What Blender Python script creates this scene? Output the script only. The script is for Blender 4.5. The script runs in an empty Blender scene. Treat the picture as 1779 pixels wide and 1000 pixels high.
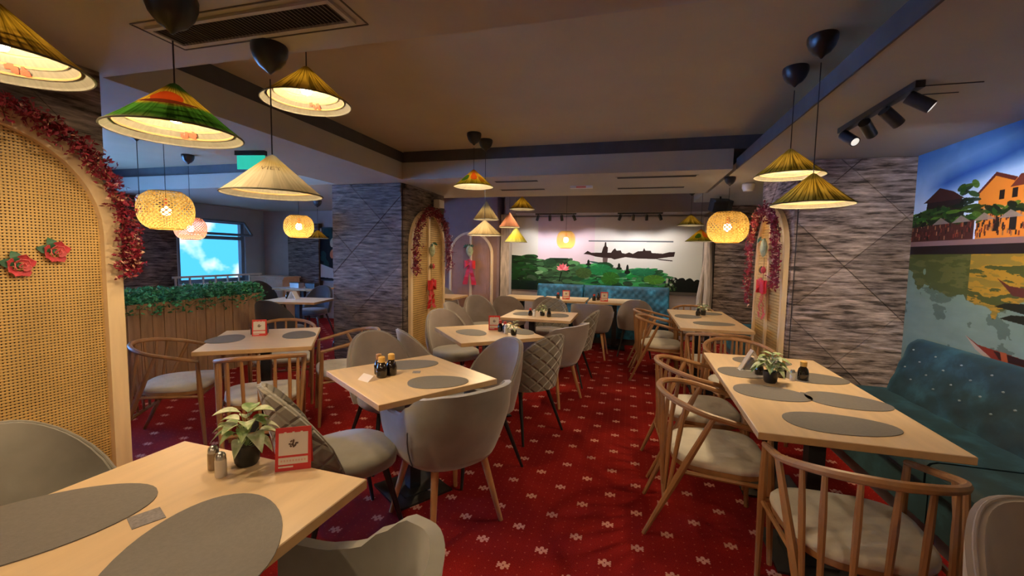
import bpy, math, random
import numpy as np
from mathutils import Vector, Matrix, Euler
PI = math.pi
random.seed(7)
rad = math.radians
S = bpy.context.scene
COL = S.collection

# ------------------------------------------------------------------ camera
cam_data = bpy.data.cameras.new('camera')
cam = bpy.data.objects.new('camera', cam_data)
COL.objects.link(cam)
cam_data.sensor_fit = 'HORIZONTAL'
cam_data.sensor_width = 36.0
cam_data.lens = 749.1 * 36.0 / 1779.0
cam_data.clip_start = 0.02
yaw, pitch, roll = -.26438, -.07644, .01729
Fv = Vector((math.sin(yaw)*math.cos(pitch), math.cos(yaw)*math.cos(pitch), math.sin(pitch)))
R0 = Vector((math.cos(yaw), -math.sin(yaw), 0)); U0 = R0.cross(Fv)
Rv = R0*math.cos(roll) + U0*math.sin(roll); Uv = Rv.cross(Fv)
cam.matrix_world = Matrix(((Rv.x, Uv.x, -Fv.x, 0), (Rv.y, Uv.y, -Fv.y, 0), (Rv.z, Uv.z, -Fv.z, 1.45), (0, 0, 0, 1)))
S.camera = cam

# ------------------------------------------------------------------ view, sky, light strengths
S.view_settings.view_transform = 'Standard'
S.view_settings.look = 'None'
S.view_settings.exposure = 0.18
S.view_settings.gamma = 1.0
S.view_settings.use_curve_mapping = False
HAT_W = 22.0        # watts of one hat lamp bulb
GLOBE_W = 7.0
SKY = 2.3
DAY_FILL_W = 330.0      # blue fill added outside each unseen side window, standing in for daylight
WARM = (1.0, .74, .42)

W = bpy.data.worlds.new('world'); S.world = W; W.use_nodes = True
wn = W.node_tree; wn.nodes.clear()
wo = wn.nodes.new('ShaderNodeOutputWorld'); wb = wn.nodes.new('ShaderNodeBackground')
wt = wn.nodes.new('ShaderNodeTexCoord'); wno = wn.nodes.new('ShaderNodeTexNoise'); wr = wn.nodes.new('ShaderNodeValToRGB')
wno.inputs['Scale'].default_value = 7; wno.inputs['Detail'].default_value = 5
wr.color_ramp.elements[0].position = .49; wr.color_ramp.elements[0].color = (.055, .36, .80, 1)
wr.color_ramp.elements[1].position = .56; wr.color_ramp.elements[1].color = (.62, .74, .82, 1)
wn.links.new(wt.outputs['Generated'], wno.inputs['Vector']); wn.links.new(wno.outputs['Fac'], wr.inputs['Fac'])
wn.links.new(wr.outputs['Color'], wb.inputs['Color']); wb.inputs['Strength'].default_value = SKY
wn.links.new(wb.outputs['Background'], wo.inputs['Surface'])

def lamp(name, kind, loc, energy, color=(1, 1, 1), parent=None, **kw):
    d = bpy.data.lights.new(name, kind); d.energy = energy; d.color = color
    for k, v in kw.items(): setattr(d, k, v)
    o = bpy.data.objects.new(name, d); COL.objects.link(o); o.location = loc
    if parent: o.parent = parent
    return o
def aim(o, target):
    o.rotation_euler = (Vector(target) - o.location).to_track_quat('-Z', 'Y').to_euler()

# ------------------------------------------------------------------ materials
def nt(name):
    m = bpy.data.materials.new(name); m.use_nodes = True
    n = m.node_tree; b = n.nodes['Principled BSDF']
    return m, n, b
def node(n, t, **kw):
    x = n.nodes.new(t)
    for k, v in kw.items():
        if k in x.inputs: x.inputs[k].default_value = v
        else: setattr(x, k, v)
    return x
def ramp(n, stops, interp='LINEAR'):
    r = n.nodes.new('ShaderNodeValToRGB'); e = r.color_ramp.elements; r.color_ramp.interpolation = interp
    while len(e) < len(stops): e.new(.5)
    for k, (p, c) in enumerate(stops): e[k].position = p; e[k].color = (*c, 1)
    return r
def MT(name, col, rough=.6, metal=0, var=.12, scale=8, bump=0, bscale=60, stretch=(1, 1, 1), emit=None, estr=0, spec=.5, trans=0, sheen=0, coat=0):
    m, n, b = nt(name)
    tc = node(n, 'ShaderNodeTexCoord'); mp = node(n, 'ShaderNodeMapping'); mp.inputs['Scale'].default_value = stretch
    n.links.new(tc.outputs['Object'], mp.inputs['Vector'])
    no = node(n, 'ShaderNodeTexNoise', Scale=scale, Detail=4.0)
    n.links.new(mp.outputs['Vector'], no.inputs['Vector'])
    r = ramp(n, [(.3, tuple(max(0, c*(1-var)) for c in col)), (.7, tuple(min(1, c*(1+var)) for c in col))])
    n.links.new(no.outputs['Fac'], r.inputs['Fac']); n.links.new(r.outputs['Color'], b.inputs['Base Color'])
    b.inputs['Roughness'].default_value = rough; b.inputs['Metallic'].default_value = metal
    b.inputs['Specular IOR Level'].default_value = spec
    if trans: b.inputs['Transmission Weight'].default_value = trans
    if sheen: b.inputs['Sheen Weight'].default_value = sheen
    if coat: b.inputs['Coat Weight'].default_value = coat
    if bump:
        nb = node(n, 'ShaderNodeTexNoise', Scale=bscale, Detail=3.0); bp = node(n, 'ShaderNodeBump', Strength=bump, Distance=.01)
        n.links.new(mp.outputs['Vector'], nb.inputs['Vector']); n.links.new(nb.outputs['Fac'], bp.inputs['Height']); n.links.new(bp.outputs['Normal'], b.inputs['Normal'])
    if emit:
        b.inputs['Emission Color'].default_value = (*emit, 1); b.inputs['Emission Strength'].default_value = estr
    return m

M = {}
M['ceiling'] = MT('ceiling_paint', (.50, .44, .30), .85, var=.05, scale=2)
M['soffit'] = MT('soffit_paint', (.45, .43, .37), .8, var=.04, scale=2)
M['cove'] = MT('cove_shadow_and_trim', (.075, .072, .078), .7)  # dark trim colour, also painted on the recess moulding as crown shadow
M['plaster'] = MT('wall_plaster', (.42, .36, .36), .85, var=.08, scale=3)
M['plaster_blue'] = MT('pale_wall_paint', (.36, .46, .60), .8, var=.05, scale=3)
M['beech'] = MT('beech_top', (.76, .55, .34), .33, var=.06, scale=3, stretch=(1, 9, 1), spec=.4)
M['beech_edge'] = MT('beech_edge', (.55, .34, .16), .5, var=.12, scale=12)
M['chair_wood'] = MT('chair_wood', (.36, .175, .068), .42, var=.18, scale=6, stretch=(3, 3, .6), spec=.5)
M['leg_wood'] = MT('pale_leg_wood', (.56, .29, .12), .45, var=.15, scale=6, stretch=(3, 3, .6))
M['pale_wood'] = MT('pale_frame_wood', (.80, .60, .36), .5, var=.1, scale=5, stretch=(4, 4, .5))
M['plank'] = MT('planter_plank_wood', (.34, .205, .12), .6, var=.22, scale=5, stretch=(5, 5, .7), bump=.2)
M['cushion'] = MT('cream_cushion', (.70, .66, .58), .85, var=.10, scale=9, bump=.3, bscale=25, sheen=.3)
M['grey_velvet'] = MT('grey_velvet', (.245, .225, .195), .75, var=.16, scale=7, sheen=.6)
M['grey_velvet2'] = MT('taupe_velvet', (.27, .215, .20), .75, var=.14, scale=7, sheen=.6)
M['dark_fabric'] = MT('charcoal_fabric', (.05, .05, .06), .8, var=.15, sheen=.3)
M['black_metal'] = MT('black_metal', (.015, .015, .017), .45, var=.2, spec=.5)
M['dark_plastic'] = MT('dark_plastic', (.02, .021, .024), .35, var=.1)
M['placemat'] = MT('grey_placemat', (.175, .158, .150), .7, var=.06, scale=90, bump=.15, bscale=200)
M['white'] = MT('white_plastic', (.75, .73, .70), .5, var=.04)
M['steel'] = MT('brushed_steel', (.55, .53, .50), .3, metal=1, var=.1)
M['red'] = MT('red_card', (.66, .035, .03), .5, var=.06)
M['card_white'] = MT('white_card', (.80, .70, .64), .6, var=.05)
M['brown_print'] = MT('brown_print', (.12, .06, .04), .6)
M['pot'] = MT('black_pot', (.012, .012, .012), .4)
M['soil'] = MT('soil', (.03, .02, .012), .95, var=.4, scale=90)
M['garland'] = MT('red_garland', (.25, .012, .035), .6, var=.45, scale=22)
M['garland_pale'] = MT('pale_garland_petal', (.72, .42, .30), .6, var=.3, scale=22)
M['bow'] = MT('red_ribbon', (.62, .015, .02), .4, var=.2, scale=12)
M['rose'] = MT('pink_rose', (.80, .17, .19), .6, var=.3, scale=30)
M['rose_dark'] = MT('red_rose', (.55, .06, .08), .6, var=.3, scale=30)
M['leafgreen'] = MT('dark_leaf', (.03, .13, .07), .5, var=.35, scale=12)
M['ornament'] = MT('green_ornament', (.42, .48, .30), .5, var=.5, scale=18)
M['ivy'] = MT('planter_leaf', (.07, .34, .18), .55, var=.65, scale=16)
M['twig'] = MT('twig', (.12, .07, .03), .8)
M['teal_print'] = MT('exit_sign_green', (.0, .35, .22), .5, emit=(.05, .9, .62), estr=.5)
M['bulb'] = MT('bulb', (1, .9, .7), .4, emit=(1, .86, .6), estr=16)
M['glass_dark'] = MT('soy_bottle', (.012, .006, .004), .12, coat=.5)
M['cap_yellow'] = MT('cork_cap', (.75, .45, .12), .5)
M['cap_red'] = MT('red_cap', (.55, .05, .03), .5)
M['grille_dark'] = MT('vent_dark', (.02, .02, .02), .8)
M['gap'] = MT('panel_gap', (.10, .09, .08), .8)
M['grille'] = MT('vent_slat', (.16, .145, .12), .6)
M['bark'] = MT('pale_bark', (.50, .42, .37), .9, var=.3, scale=6, stretch=(6, 6, .8), bump=.6, bscale=20)
M['window_frame'] = MT('window_frame', (.16, .24, .34), .5)
M['rail_white'] = MT('rail_white', (.7, .72, .75), .4)
M['cabinet_wood'] = MT('cabinet_wood', (.62, .46, .36), .6, var=.1)
M['glow_glass'] = MT('sconce_glass', (.9, .6, .4), .5, emit=(1, .62, .34), estr=5)
M['paper_grey'] = MT('printed_square', (.23, .21, .23), .6, var=.25, scale=120)
M['button'] = MT('crystal_button', (.55, .65, .68), .1, metal=.6)
M['bamboo_hoop'] = MT('bamboo_hoop', (.22, .13, .05), .6)
M['faded_print'] = MT('faded_red_print', (.34, .04, .02), .6)
M['ink'] = MT('dark_ink', (.16, .11, .05), .6)
def velvet(name, col):
    m, n, b = nt(name)
    tc = node(n, 'ShaderNodeTexCoord'); no = node(n, 'ShaderNodeTexNoise', Scale=5.0, Detail=5.0, Roughness=.6)
    n.links.new(tc.outputs['Object'], no.inputs['Vector'])
    r = ramp(n, [(.38, tuple(c*.5 for c in col)), (.52, col), (.66, tuple(min(1, c*2.6+.01) for c in col))])
    n.links.new(no.outputs['Fac'], r.inputs['Fac']); n.links.new(r.outputs['Color'], b.inputs['Base Color'])
    b.inputs['Roughness'].default_value = .7; b.inputs['Sheen Weight'].default_value = .2; b.inputs['Sheen Tint'].default_value = (.3, .8, .9, 1)
    return m
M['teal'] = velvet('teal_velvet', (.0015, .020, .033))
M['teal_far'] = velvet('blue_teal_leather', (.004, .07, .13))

def quilted():
    m, n, b = nt('quilted_grey_velvet')
    uv = node(n, 'ShaderNodeUVMap'); sp = node(n, 'ShaderNodeSeparateXYZ'); n.links.new(uv.outputs['UV'], sp.inputs[0])
    def ma(op, a, c=None):
        x = node(n, 'ShaderNodeMath', operation=op)
        for i, v in enumerate((a, c)):
            if v is None: continue
            if isinstance(v, (int, float)): x.inputs[i].default_value = v
            else: n.links.new(v, x.inputs[i])
        return x.outputs[0]
    tc = node(n, 'ShaderNodeTexCoord'); so = node(n, 'ShaderNodeSeparateXYZ'); n.links.new(tc.outputs['Object'], so.inputs[0])
    U = ma('MULTIPLY', ma('ARCTAN2', so.outputs[0], ma('SUBTRACT', .06, so.outputs[1])), 3.0); V = ma('MULTIPLY', so.outputs[2], 10.5)
    def tri(v): return ma('ABSOLUTE', ma('SUBTRACT', ma('FRACT', v), .5))
    a = tri(ma('ADD', U, V)); c = tri(ma('SUBTRACT', U, V))
    h = ma('SUBTRACT', .5, ma('MAXIMUM', a, c))
    hr = ramp(n, [(0, (0, 0, 0)), (.16, (1, 1, 1))]); n.links.new(h, hr.inputs['Fac'])
    bp = node(n, 'ShaderNodeBump', Strength=.8, Distance=.012); n.links.new(hr.outputs['Color'], bp.inputs['Height'])
    n.links.new(bp.outputs['Normal'], b.inputs['Normal'])
    b.inputs['Base Color'].default_value = (.225, .20, .165, 1); b.inputs['Roughness'].default_value = .75; b.inputs['Sheen Weight'].default_value = .6
    return m
M['quilt'] = quilted()

def carpet():
    m, n, b = nt('red_carpet')
    tc = node(n, 'ShaderNodeTexCoord'); sp = node(n, 'ShaderNodeSeparateXYZ'); n.links.new(tc.outputs['Object'], sp.inputs[0])
    def ma(op, a, c=None, d=None):
        x = node(n, 'ShaderNodeMath', operation=op)
        for i, v in enumerate((a, c, d)):
            if v is None: continue
            if isinstance(v, (int, float)): x.inputs[i].default_value = v
            else: n.links.new(v, x.inputs[i])
        return x.outputs[0]
    def cell(v, off, per): return ma('MULTIPLY', ma('SUBTRACT', ma('FRACT', ma('DIVIDE', ma('ADD', v, off), per)), .5), per)
    X, Y = sp.outputs[0], sp.outputs[1]
    P = .305
    def flower(ox, oy):
        cx, cy = cell(X, ox, P), cell(Y, oy, P)
        def blob(dx, dy, rx, ry):
            a = ma('DIVIDE', ma('SUBTRACT', cx, dx), rx); c = ma('DIVIDE', ma('SUBTRACT', cy, dy), ry)
            return ma('ADD', ma('MULTIPLY', a, a), ma('MULTIPLY', c, c))
        d = blob(.017, .0, .014, .011)
        for q in ((-.017, 0, .014, .011), (0, .016, .010, .012), (0, -.016, .010, .012), (.026, .015, .005, .005), (-.026, .015, .005, .005), (.026, -.015, .005, .005), (-.026, -.015, .005, .005)):
            d = ma('MINIMUM', d, blob(*q))
        return ma('LESS_THAN', d, 1.0)
    f = ma('MAXIMUM', flower(-.09 + P/2, -2.15 + P/2), flower(.0625 + P/2, -2.3025 + P/2))
    Q = P/6
    dx, dy = cell(X, .01, Q), cell(Y, .0, Q)
    dd = ma('ADD', ma('MULTIPLY', dx, dx), ma('MULTIPLY', dy, dy))
    dot = ma('LESS_THAN', dd, .0000145)
    no = node(n, 'ShaderNodeTexNoise', Scale=2.2, Detail=3.0); n.links.new(tc.outputs['Object'], no.inputs['Vector'])
    fine = node(n, 'ShaderNodeTexNoise', Scale=260.0, Detail=2.0); n.links.new(tc.outputs['Object'], fine.inputs['Vector'])
    r1 = ramp(n, [(.3, (.22, .008, .008)), (.7, (.36, .016, .011))]); n.links.new(no.outputs['Fac'], r1.inputs['Fac'])
    r2 = ramp(n, [(.35, (.55, .55, .55)), (.65, (1.2, 1.2, 1.2))]); n.links.new(fine.outputs['Fac'], r2.inputs['Fac'])
    mx = node(n, 'ShaderNodeMix', data_type='RGBA', blend_type='MULTIPLY'); mx.inputs[0].default_value = 1
    n.links.new(r1.outputs[0], mx.inputs[6]); n.links.new(r2.outputs[0], mx.inputs[7])
    m1 = node(n, 'ShaderNodeMix', data_type='RGBA'); m1.inputs[7].default_value = (.46, .09, .05, 1)
    n.links.new(ma('MULTIPLY', dot, .75), m1.inputs[0]); n.links.new(mx.outputs[2], m1.inputs[6])
    m2 = node(n, 'ShaderNodeMix', data_type='RGBA'); m2.inputs[7].default_value = (.72, .36, .28, 1)
    n.links.new(ma('MULTIPLY', f, .9), m2.inputs[0]); n.links.new(m1.outputs[2], m2.inputs[6])
    n.links.new(m2.outputs[2], b.inputs['Base Color'])
    b.inputs['Roughness'].default_value = .95; b.inputs['Specular IOR Level'].default_value = .1
    bp = node(n, 'ShaderNodeBump', Strength=.4, Distance=.004); n.links.new(fine.outputs['Fac'], bp.inputs['Height']); n.links.new(bp.outputs['Normal'], b.inputs['Normal'])
    return m
M['carpet'] = carpet()

def stone(name, lo, hi):
    m, n, b = nt(name)
    tc = node(n, 'ShaderNodeTexCoord'); mp = node(n, 'ShaderNodeMapping'); mp.inputs['Scale'].default_value = (2.8, 2.8, 24)
    n.links.new(tc.outputs['Object'], mp.inputs['Vector'])
    no = node(n, 'ShaderNodeTexNoise', Scale=1.6, Detail=6.0, Roughness=.65); n.links.new(mp.outputs['Vector'], no.inputs['Vector'])
    r = ramp(n, [(.38, tuple(c*.3 for c in lo)), (.45, lo), (.58, hi), (.68, tuple(min(1, c*1.6) for c in hi))])
    n.links.new(no.outputs['Fac'], r.inputs['Fac'])
    oi = node(n, 'ShaderNodeObjectInfo'); rr = ramp(n, [(0, (.72, .72, .72)), (1, (1.15, 1.15, 1.15))]); n.links.new(oi.outputs['Random'], rr.inputs['Fac'])
    mx_ = node(n, 'ShaderNodeMix', data_type='RGBA', blend_type='MULTIPLY'); mx_.inputs[0].default_value = 1; n.links.new(r.outputs['Color'], mx_.inputs[6]); n.links.new(rr.outputs[0], mx_.inputs[7]); n.links.new(mx_.outputs[2], b.inputs['Base Color'])
    bp = node(n, 'ShaderNodeBump', Strength=.9, Distance=.02); n.links.new(no.outputs['Fac'], bp.inputs['Height']); n.links.new(bp.outputs['Normal'], b.inputs['Normal'])
    b.inputs['Roughness'].default_value = .85
    return m
M['stone'] = stone('slate_cladding', (.115, .092, .088), (.23, .185, .17))
M['stone_warm'] = stone('mauve_cladding', (.23, .165, .135), (.48, .36, .30))
M['joint'] = MT('cladding_joint', (.035, .03, .03), .9)

def translucent(name, stops, streak=.35, kind='hat', amount=.55, spots=None, dimv=.62):
    """thin painted palm-leaf: colour bands by height (0 rim .. 1 tip) with streaks that run down the slope"""
    m, n, b = nt(name)
    n.nodes.remove(b); out = n.nodes['Material Output']
    tc = node(n, 'ShaderNodeTexCoord'); sp = node(n, 'ShaderNodeSeparateXYZ'); n.links.new(tc.outputs['Object'], sp.inputs[0])
    def ma(op, a, c=None):
        x = node(n, 'ShaderNodeMath', operation=op)
        for i, v in enumerate((a, c)):
            if v is None: continue
            if isinstance(v, (int, float)): x.inputs[i].default_value = v
            else: n.links.new(v, x.inputs[i])
        return x.outputs[0]
    ang = ma('ARCTAN2', sp.outputs[1], sp.outputs[0])
    t = ma('DIVIDE', sp.outputs[2], .165)
    big = node(n, 'ShaderNodeTexNoise', Scale=9.0, Detail=3.0); n.links.new(tc.outputs['Object'], big.inputs['Vector'])
    tt = ma('ADD', t, ma('MULTIPLY', ma('SUBTRACT', big.outputs['Fac'], .5), .35))
    r = ramp(n, stops); n.links.new(tt, r.inputs['Fac'])
    cb = node(n, 'ShaderNodeCombineXYZ'); n.links.new(ma('COSINE', ang), cb.inputs[0]); n.links.new(ma('SINE', ang), cb.inputs[1]); n.links.new(ma('MULTIPLY', t, .08), cb.inputs[2])
    st = node(n, 'ShaderNodeTexNoise', Scale=16.0, Detail=3.0); n.links.new(cb.outputs[0], st.inputs['Vector'])
    sr = ramp(n, [(.38, (1-streak*1.6,)*3), (.55, (1, 1, 1))]); n.links.new(st.outputs['Fac'], sr.inputs['Fac'])
    mx = node(n, 'ShaderNodeMix', data_type='RGBA', blend_type='MULTIPLY'); mx.inputs[0].default_value = 1
    n.links.new(r.outputs[0], mx.inputs[6]); n.links.new(sr.outputs[0], mx.inputs[7])
    colour = mx.outputs[2]
    if spots:
        for (ax, az, wa, wz, c) in spots:
            da = ma('DIVIDE', ma('SUBTRACT', ang, ax), wa); dz = ma('DIVIDE', ma('SUBTRACT', t, az), wz)
            q = ma('ADD', ma('ADD', ma('MULTIPLY', da, da), ma('MULTIPLY', dz, dz)), ma('MULTIPLY', ma('SUBTRACT', big.outputs['Fac'], .5), 1.6))
            mk = node(n, 'ShaderNodeMix', data_type='RGBA'); mk.inputs[7].default_value = (*c, 1)
            n.links.new(ma('LESS_THAN', q, 1.0), mk.inputs[0]); n.links.new(colour, mk.inputs[6]); colour = mk.outputs[2]
    d = node(n, 'ShaderNodeBsdfDiffuse'); tr = node(n, 'ShaderNodeBsdfTranslucent'); ms = node(n, 'ShaderNodeMixShader'); ms.inputs[0].default_value = amount
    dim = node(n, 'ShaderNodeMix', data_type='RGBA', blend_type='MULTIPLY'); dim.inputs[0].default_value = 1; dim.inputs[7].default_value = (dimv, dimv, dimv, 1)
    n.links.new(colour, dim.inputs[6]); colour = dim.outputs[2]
    n.links.new(colour, d.inputs['Color']); n.links.new(colour, tr.inputs['Color'])
    n.links.new(d.outputs[0], ms.inputs[1]); n.links.new(tr.outputs[0], ms.inputs[2]); n.links.new(ms.outputs[0], out.inputs['Surface'])
    return m
YEL, GRN, BRN, RED, CRM, DKG = (.95, .62, .06), (.10, .36, .05), (.42, .17, .03), (.75, .10, .02), (.93, .84, .62), (.03, .13, .03)
M['hat_yellow'] = translucent('hat_yellow_brown', [(0, (.55, .30, .06)), (.25, (.80, .50, .07)), (.6, YEL), (1, (.80, .50, .06))], .45)
M['hat_olive'] = translucent('hat_olive_gold', [(0, (.50, .42, .08)), (.3, (.85, .60, .10)), (.65, (.70, .46, .06)), (1, (.85, .62, .12))], .5)
M['hat_green'] = translucent('hat_green_band', [(0, (.30, .42, .10)), (.14, GRN), (.42, GRN), (.52, YEL), (.80, YEL), (.90, (.10, .28, .05)), (1, (.08, .20, .06))], .35,
                             spots=[(-.9, .62, .55, .16, RED), (-.9, .50, .8, .05, (.20, .04, .02))])
M['hat_cream'] = translucent('hat_cream', [(0, (.86, .74, .52)), (.5, (.90, .80, .60)), (.78, (.86, .66, .28)), (1, (.93, .86, .62))], .12)
M['hat_floral'] = translucent('hat_floral', [(0, (.55, .50, .05)), (.3, (.85, .60, .04)), (.7, (.95, .55, .04)), (1, (.8, .15, .03))], .3,
                              spots=[(-2.0, .45, .35, .2, (.06, .16, .02)), (-1.2, .55, .3, .28, (.85, .15, .02)), (-.6, .35, .25, .2, (.45, .20, .02))])
M['hat_plain'] = translucent('hat_plain', [(0, (.90, .70, .40)), (1, (.95, .82, .55))], .15)
M['hat_pink'] = translucent('hat_pink', [(0, (.90, .42, .30)), (1, (.85, .36, .25))], .1)
M['hat_lime'] = translucent('hat_lime', [(0, (.80, .85, .30)), (.5, (.95, .80, .10)), (1, (.85, .85, .25))], .2)
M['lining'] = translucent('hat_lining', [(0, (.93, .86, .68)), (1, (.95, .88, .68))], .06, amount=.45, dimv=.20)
M['rattan_lamp'] = translucent('rattan_strip', [(-1, (.95, .62, .18)), (1, (.95, .66, .20))], .2, amount=.5)
M['rattan_skin'] = translucent('rattan_inner_skin', [(0, (.95, .75, .34)), (1, (.95, .75, .34))], .1, amount=.7)
M['cane'] = MT('woven_cane', (.60, .39, .14), .5, var=.16, scale=4, spec=.4)

# ------------------------------------------------------------------ mesh helpers
class MB:
    def __init__(self): self.v = []; self.f = []; self.uv = {}; self.mi = []
    def add(self, vs, fs, uvs=None, mi=0):
        o = len(self.v); self.v += [tuple(p) for p in vs]
        for k, f in enumerate(fs):
            if uvs: self.uv[len(self.f)] = uvs[k]
            self.f.append(tuple(i+o for i in f)); self.mi.append(mi)
        return self
    def box(self, c, s, rz=0, rx=0, ry=0, mi=0):
        R = Euler((rx, ry, rz)).to_matrix(); c = Vector(c)
        vs = [c + R @ Vector((sx*s[0]/2, sy*s[1]/2, sz*s[2]/2)) for sx in (-1, 1) for sy in (-1, 1) for sz in (-1, 1)]
        return self.add(vs, [(0, 1, 3, 2), (4, 6, 7, 5), (0, 4, 5, 1), (2, 3, 7, 6), (0, 2, 6, 4), (1, 5, 7, 3)], mi=mi)
    def bb(self, x0, x1, y0, y1, z0, z1): return self.box(((x0+x1)/2, (y0+y1)/2, (z0+z1)/2), (x1-x0, y1-y0, z1-z0))
    def tube(self, pts, r, n=8, closed=False, cap=True):
        pts = [Vector(p) for p in pts]; N = len(pts)
        rs = r if isinstance(r, (list, tuple)) else [r]*N
        vs = []; up = None
        for i, p in enumerate(pts):
            if closed: t = pts[(i+1) % N] - pts[i-1]
            else: t = pts[min(i+1, N-1)] - pts[max(i-1, 0)]
            t.normalize()
            if up is None: up = Vector((0, 0, 1)) if abs(t.z) < .9 else Vector((1, 0, 0))
            a = t.cross(up)
            if a.length < 1e-6: a = t.cross(Vector((0, 1, 0)))
            a.normalize(); b = a.cross(t); up = b
            for k in range(n):
                q = 2*PI*k/n; vs.append(p + (a*math.cos(q) + b*math.sin(q))*rs[i])
        fs = []
        for i in range(N if closed else N-1):
            j = (i+1) % N
            for k in range(n): l = (k+1) % n; fs.append((i*n+k, i*n+l, j*n+l, j*n+k))
        if cap and not closed: fs += [tuple(range(n-1, -1, -1)), tuple((N-1)*n+k for k in range(n))]
        return self.add(vs, fs)
    def lathe(self, prof, n=24, c=(0, 0, 0), sx=1, sy=1):
        vs = []; fs = []; N = len(prof)
        for r, z in prof:
            for k in range(n): q = 2*PI*k/n; vs.append((c[0]+r*math.cos(q)*sx, c[1]+r*math.sin(q)*sy, c[2]+z))
        for i in range(N-1):
            for k in range(n): l = (k+1) % n; fs.append((i*n+k, i*n+l, (i+1)*n+l, (i+1)*n+k))
        if prof[0][0] > 1e-5: fs.append(tuple(range(n-1, -1, -1)))
        if prof[-1][0] > 1e-5: fs.append(tuple((N-1)*n+k for k in range(n)))
        return self.add(vs, fs)
    def prism(self, poly, z0, z1):
        n = len(poly)
        vs = [(x, y, z0) for x, y in poly] + [(x, y, z1) for x, y in poly]
        return self.add(vs, [tuple(range(n-1, -1, -1)), tuple(range(n, 2*n))] + [(k, (k+1) % n, n+(k+1) % n, n+k) for k in range(n)])
    def grid(self, fn, nu, nv, uvs=True, flip=False, closeu=False):
        vs = [fn(i/nu, j/nv) for i in range(nu+1) for j in range(nv+1)]
        fs = []; us = []
        for i in range(nu):
            for j in range(nv):
                a = i*(nv+1)+j; f = (a, a+nv+1, a+nv+2, a+1); u = ((i/nu, j/nv), ((i+1)/nu, j/nv), ((i+1)/nu, (j+1)/nv), (i/nu, (j+1)/nv))
                if flip: f = f[::-1]; u = u[::-1]
                fs.append(f); us.append(u)
        return self.add(vs, fs, us)
    def shell(self, fin, fout, nu, nv):
        """closed skin between an inner and an outer surface"""
        self.grid(fin, nu, nv); self.grid(fout, nu, nv, flip=True)
        for (edge, n) in (('u0', nv), ('u1', nv), ('v0', nu), ('v1', nu)):
            for k in range(n):
                a, b = k/n, (k+1)/n
                P = {'u0': ((0, a), (0, b)), 'u1': ((1, a), (1, b)), 'v0': ((a, 0), (b, 0)), 'v1': ((a, 1), (b, 1))}[edge]
                q = [fin(*P[0]), fin(*P[1]), fout(*P[1]), fout(*P[0])]
                fl = edge in ('u1', 'v0')
                self.add(q, [(0, 3, 2, 1) if fl else (0, 1, 2, 3)], [((0, 0),)*4])
        return self
    def xf(self, mat):
        self.v = [tuple(mat @ Vector(p)) for p in self.v]; return self
    def mesh(self, name, mat, smooth=False):
        me = bpy.data.meshes.new(name); me.from_pydata(self.v, [], self.f)
        if self.uv:
            ul = me.uv_layers.new(name='UVMap')
            for fi, us in self.uv.items():
                p = me.polygons[fi]
                for k, li in enumerate(p.loop_indices): ul.data[li].uv = us[k % len(us)]
        for mm in (mat if isinstance(mat, (list, tuple)) else [mat]): me.materials.append(mm)
        if any(self.mi): me.polygons.foreach_set('material_index', self.mi)
        if smooth:
            me.polygons.foreach_set('use_smooth', [True]*len(me.polygons))
        me.update(); return me
    def build(self, name, mat, parent=None, smooth=False, loc=(0, 0, 0), weld=False, **kw):
        me = self.mesh(name, mat, smooth)
        if weld:
            import bmesh
            bm = bmesh.new(); bm.from_mesh(me); bmesh.ops.remove_doubles(bm, verts=bm.verts, dist=1e-4); bmesh.ops.recalc_face_normals(bm, faces=bm.faces); bm.to_mesh(me); bm.free()
        o = bpy.data.objects.new(name, me); COL.objects.link(o); o.location = loc
        if parent is not None: o.parent = parent
        for k, v in kw.items(): o[k] = v
        return o
def sm(o, angle=40):
    me = o.data
    me.polygons.foreach_set('use_smooth', [True]*len(me.polygons))
    try: me.set_sharp_from_angle(angle=rad(angle))
    except Exception: pass
    return o
def thing(name, label, cat, loc=(0, 0, 0), rz=0, group=None):
    o = bpy.data.objects.new(name, None); COL.objects.link(o); o.empty_display_size = .1
    o.location = loc; o.rotation_euler = (0, 0, rz); o['label'] = label; o['category'] = cat
    if group: o['group'] = group
    return o
def tag(o, label, cat, group=None, kind=None):
    o['label'] = label; o['category'] = cat
    if group: o['group'] = group
    if kind: o['kind'] = kind
    return o
def dup(root, loc, rz, label, group=None):
    r = root.copy(); COL.objects.link(r); r.location = loc; r.rotation_euler = (0, 0, rz); r['label'] = label
    if group: r['group'] = group
    for ch in list(root.children):
        c = ch.copy(); COL.objects.link(c); c.parent = r
        for g in list(ch.children):
            d = g.copy(); COL.objects.link(d); d.parent = c
    return r
def struct(name, mb, mat, label=None, cat=None, parent=None):
    o = mb.build(name, mat, parent)
    if parent is None:
        o['kind'] = 'structure'; o['label'] = label; o['category'] = cat
    return o

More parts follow.
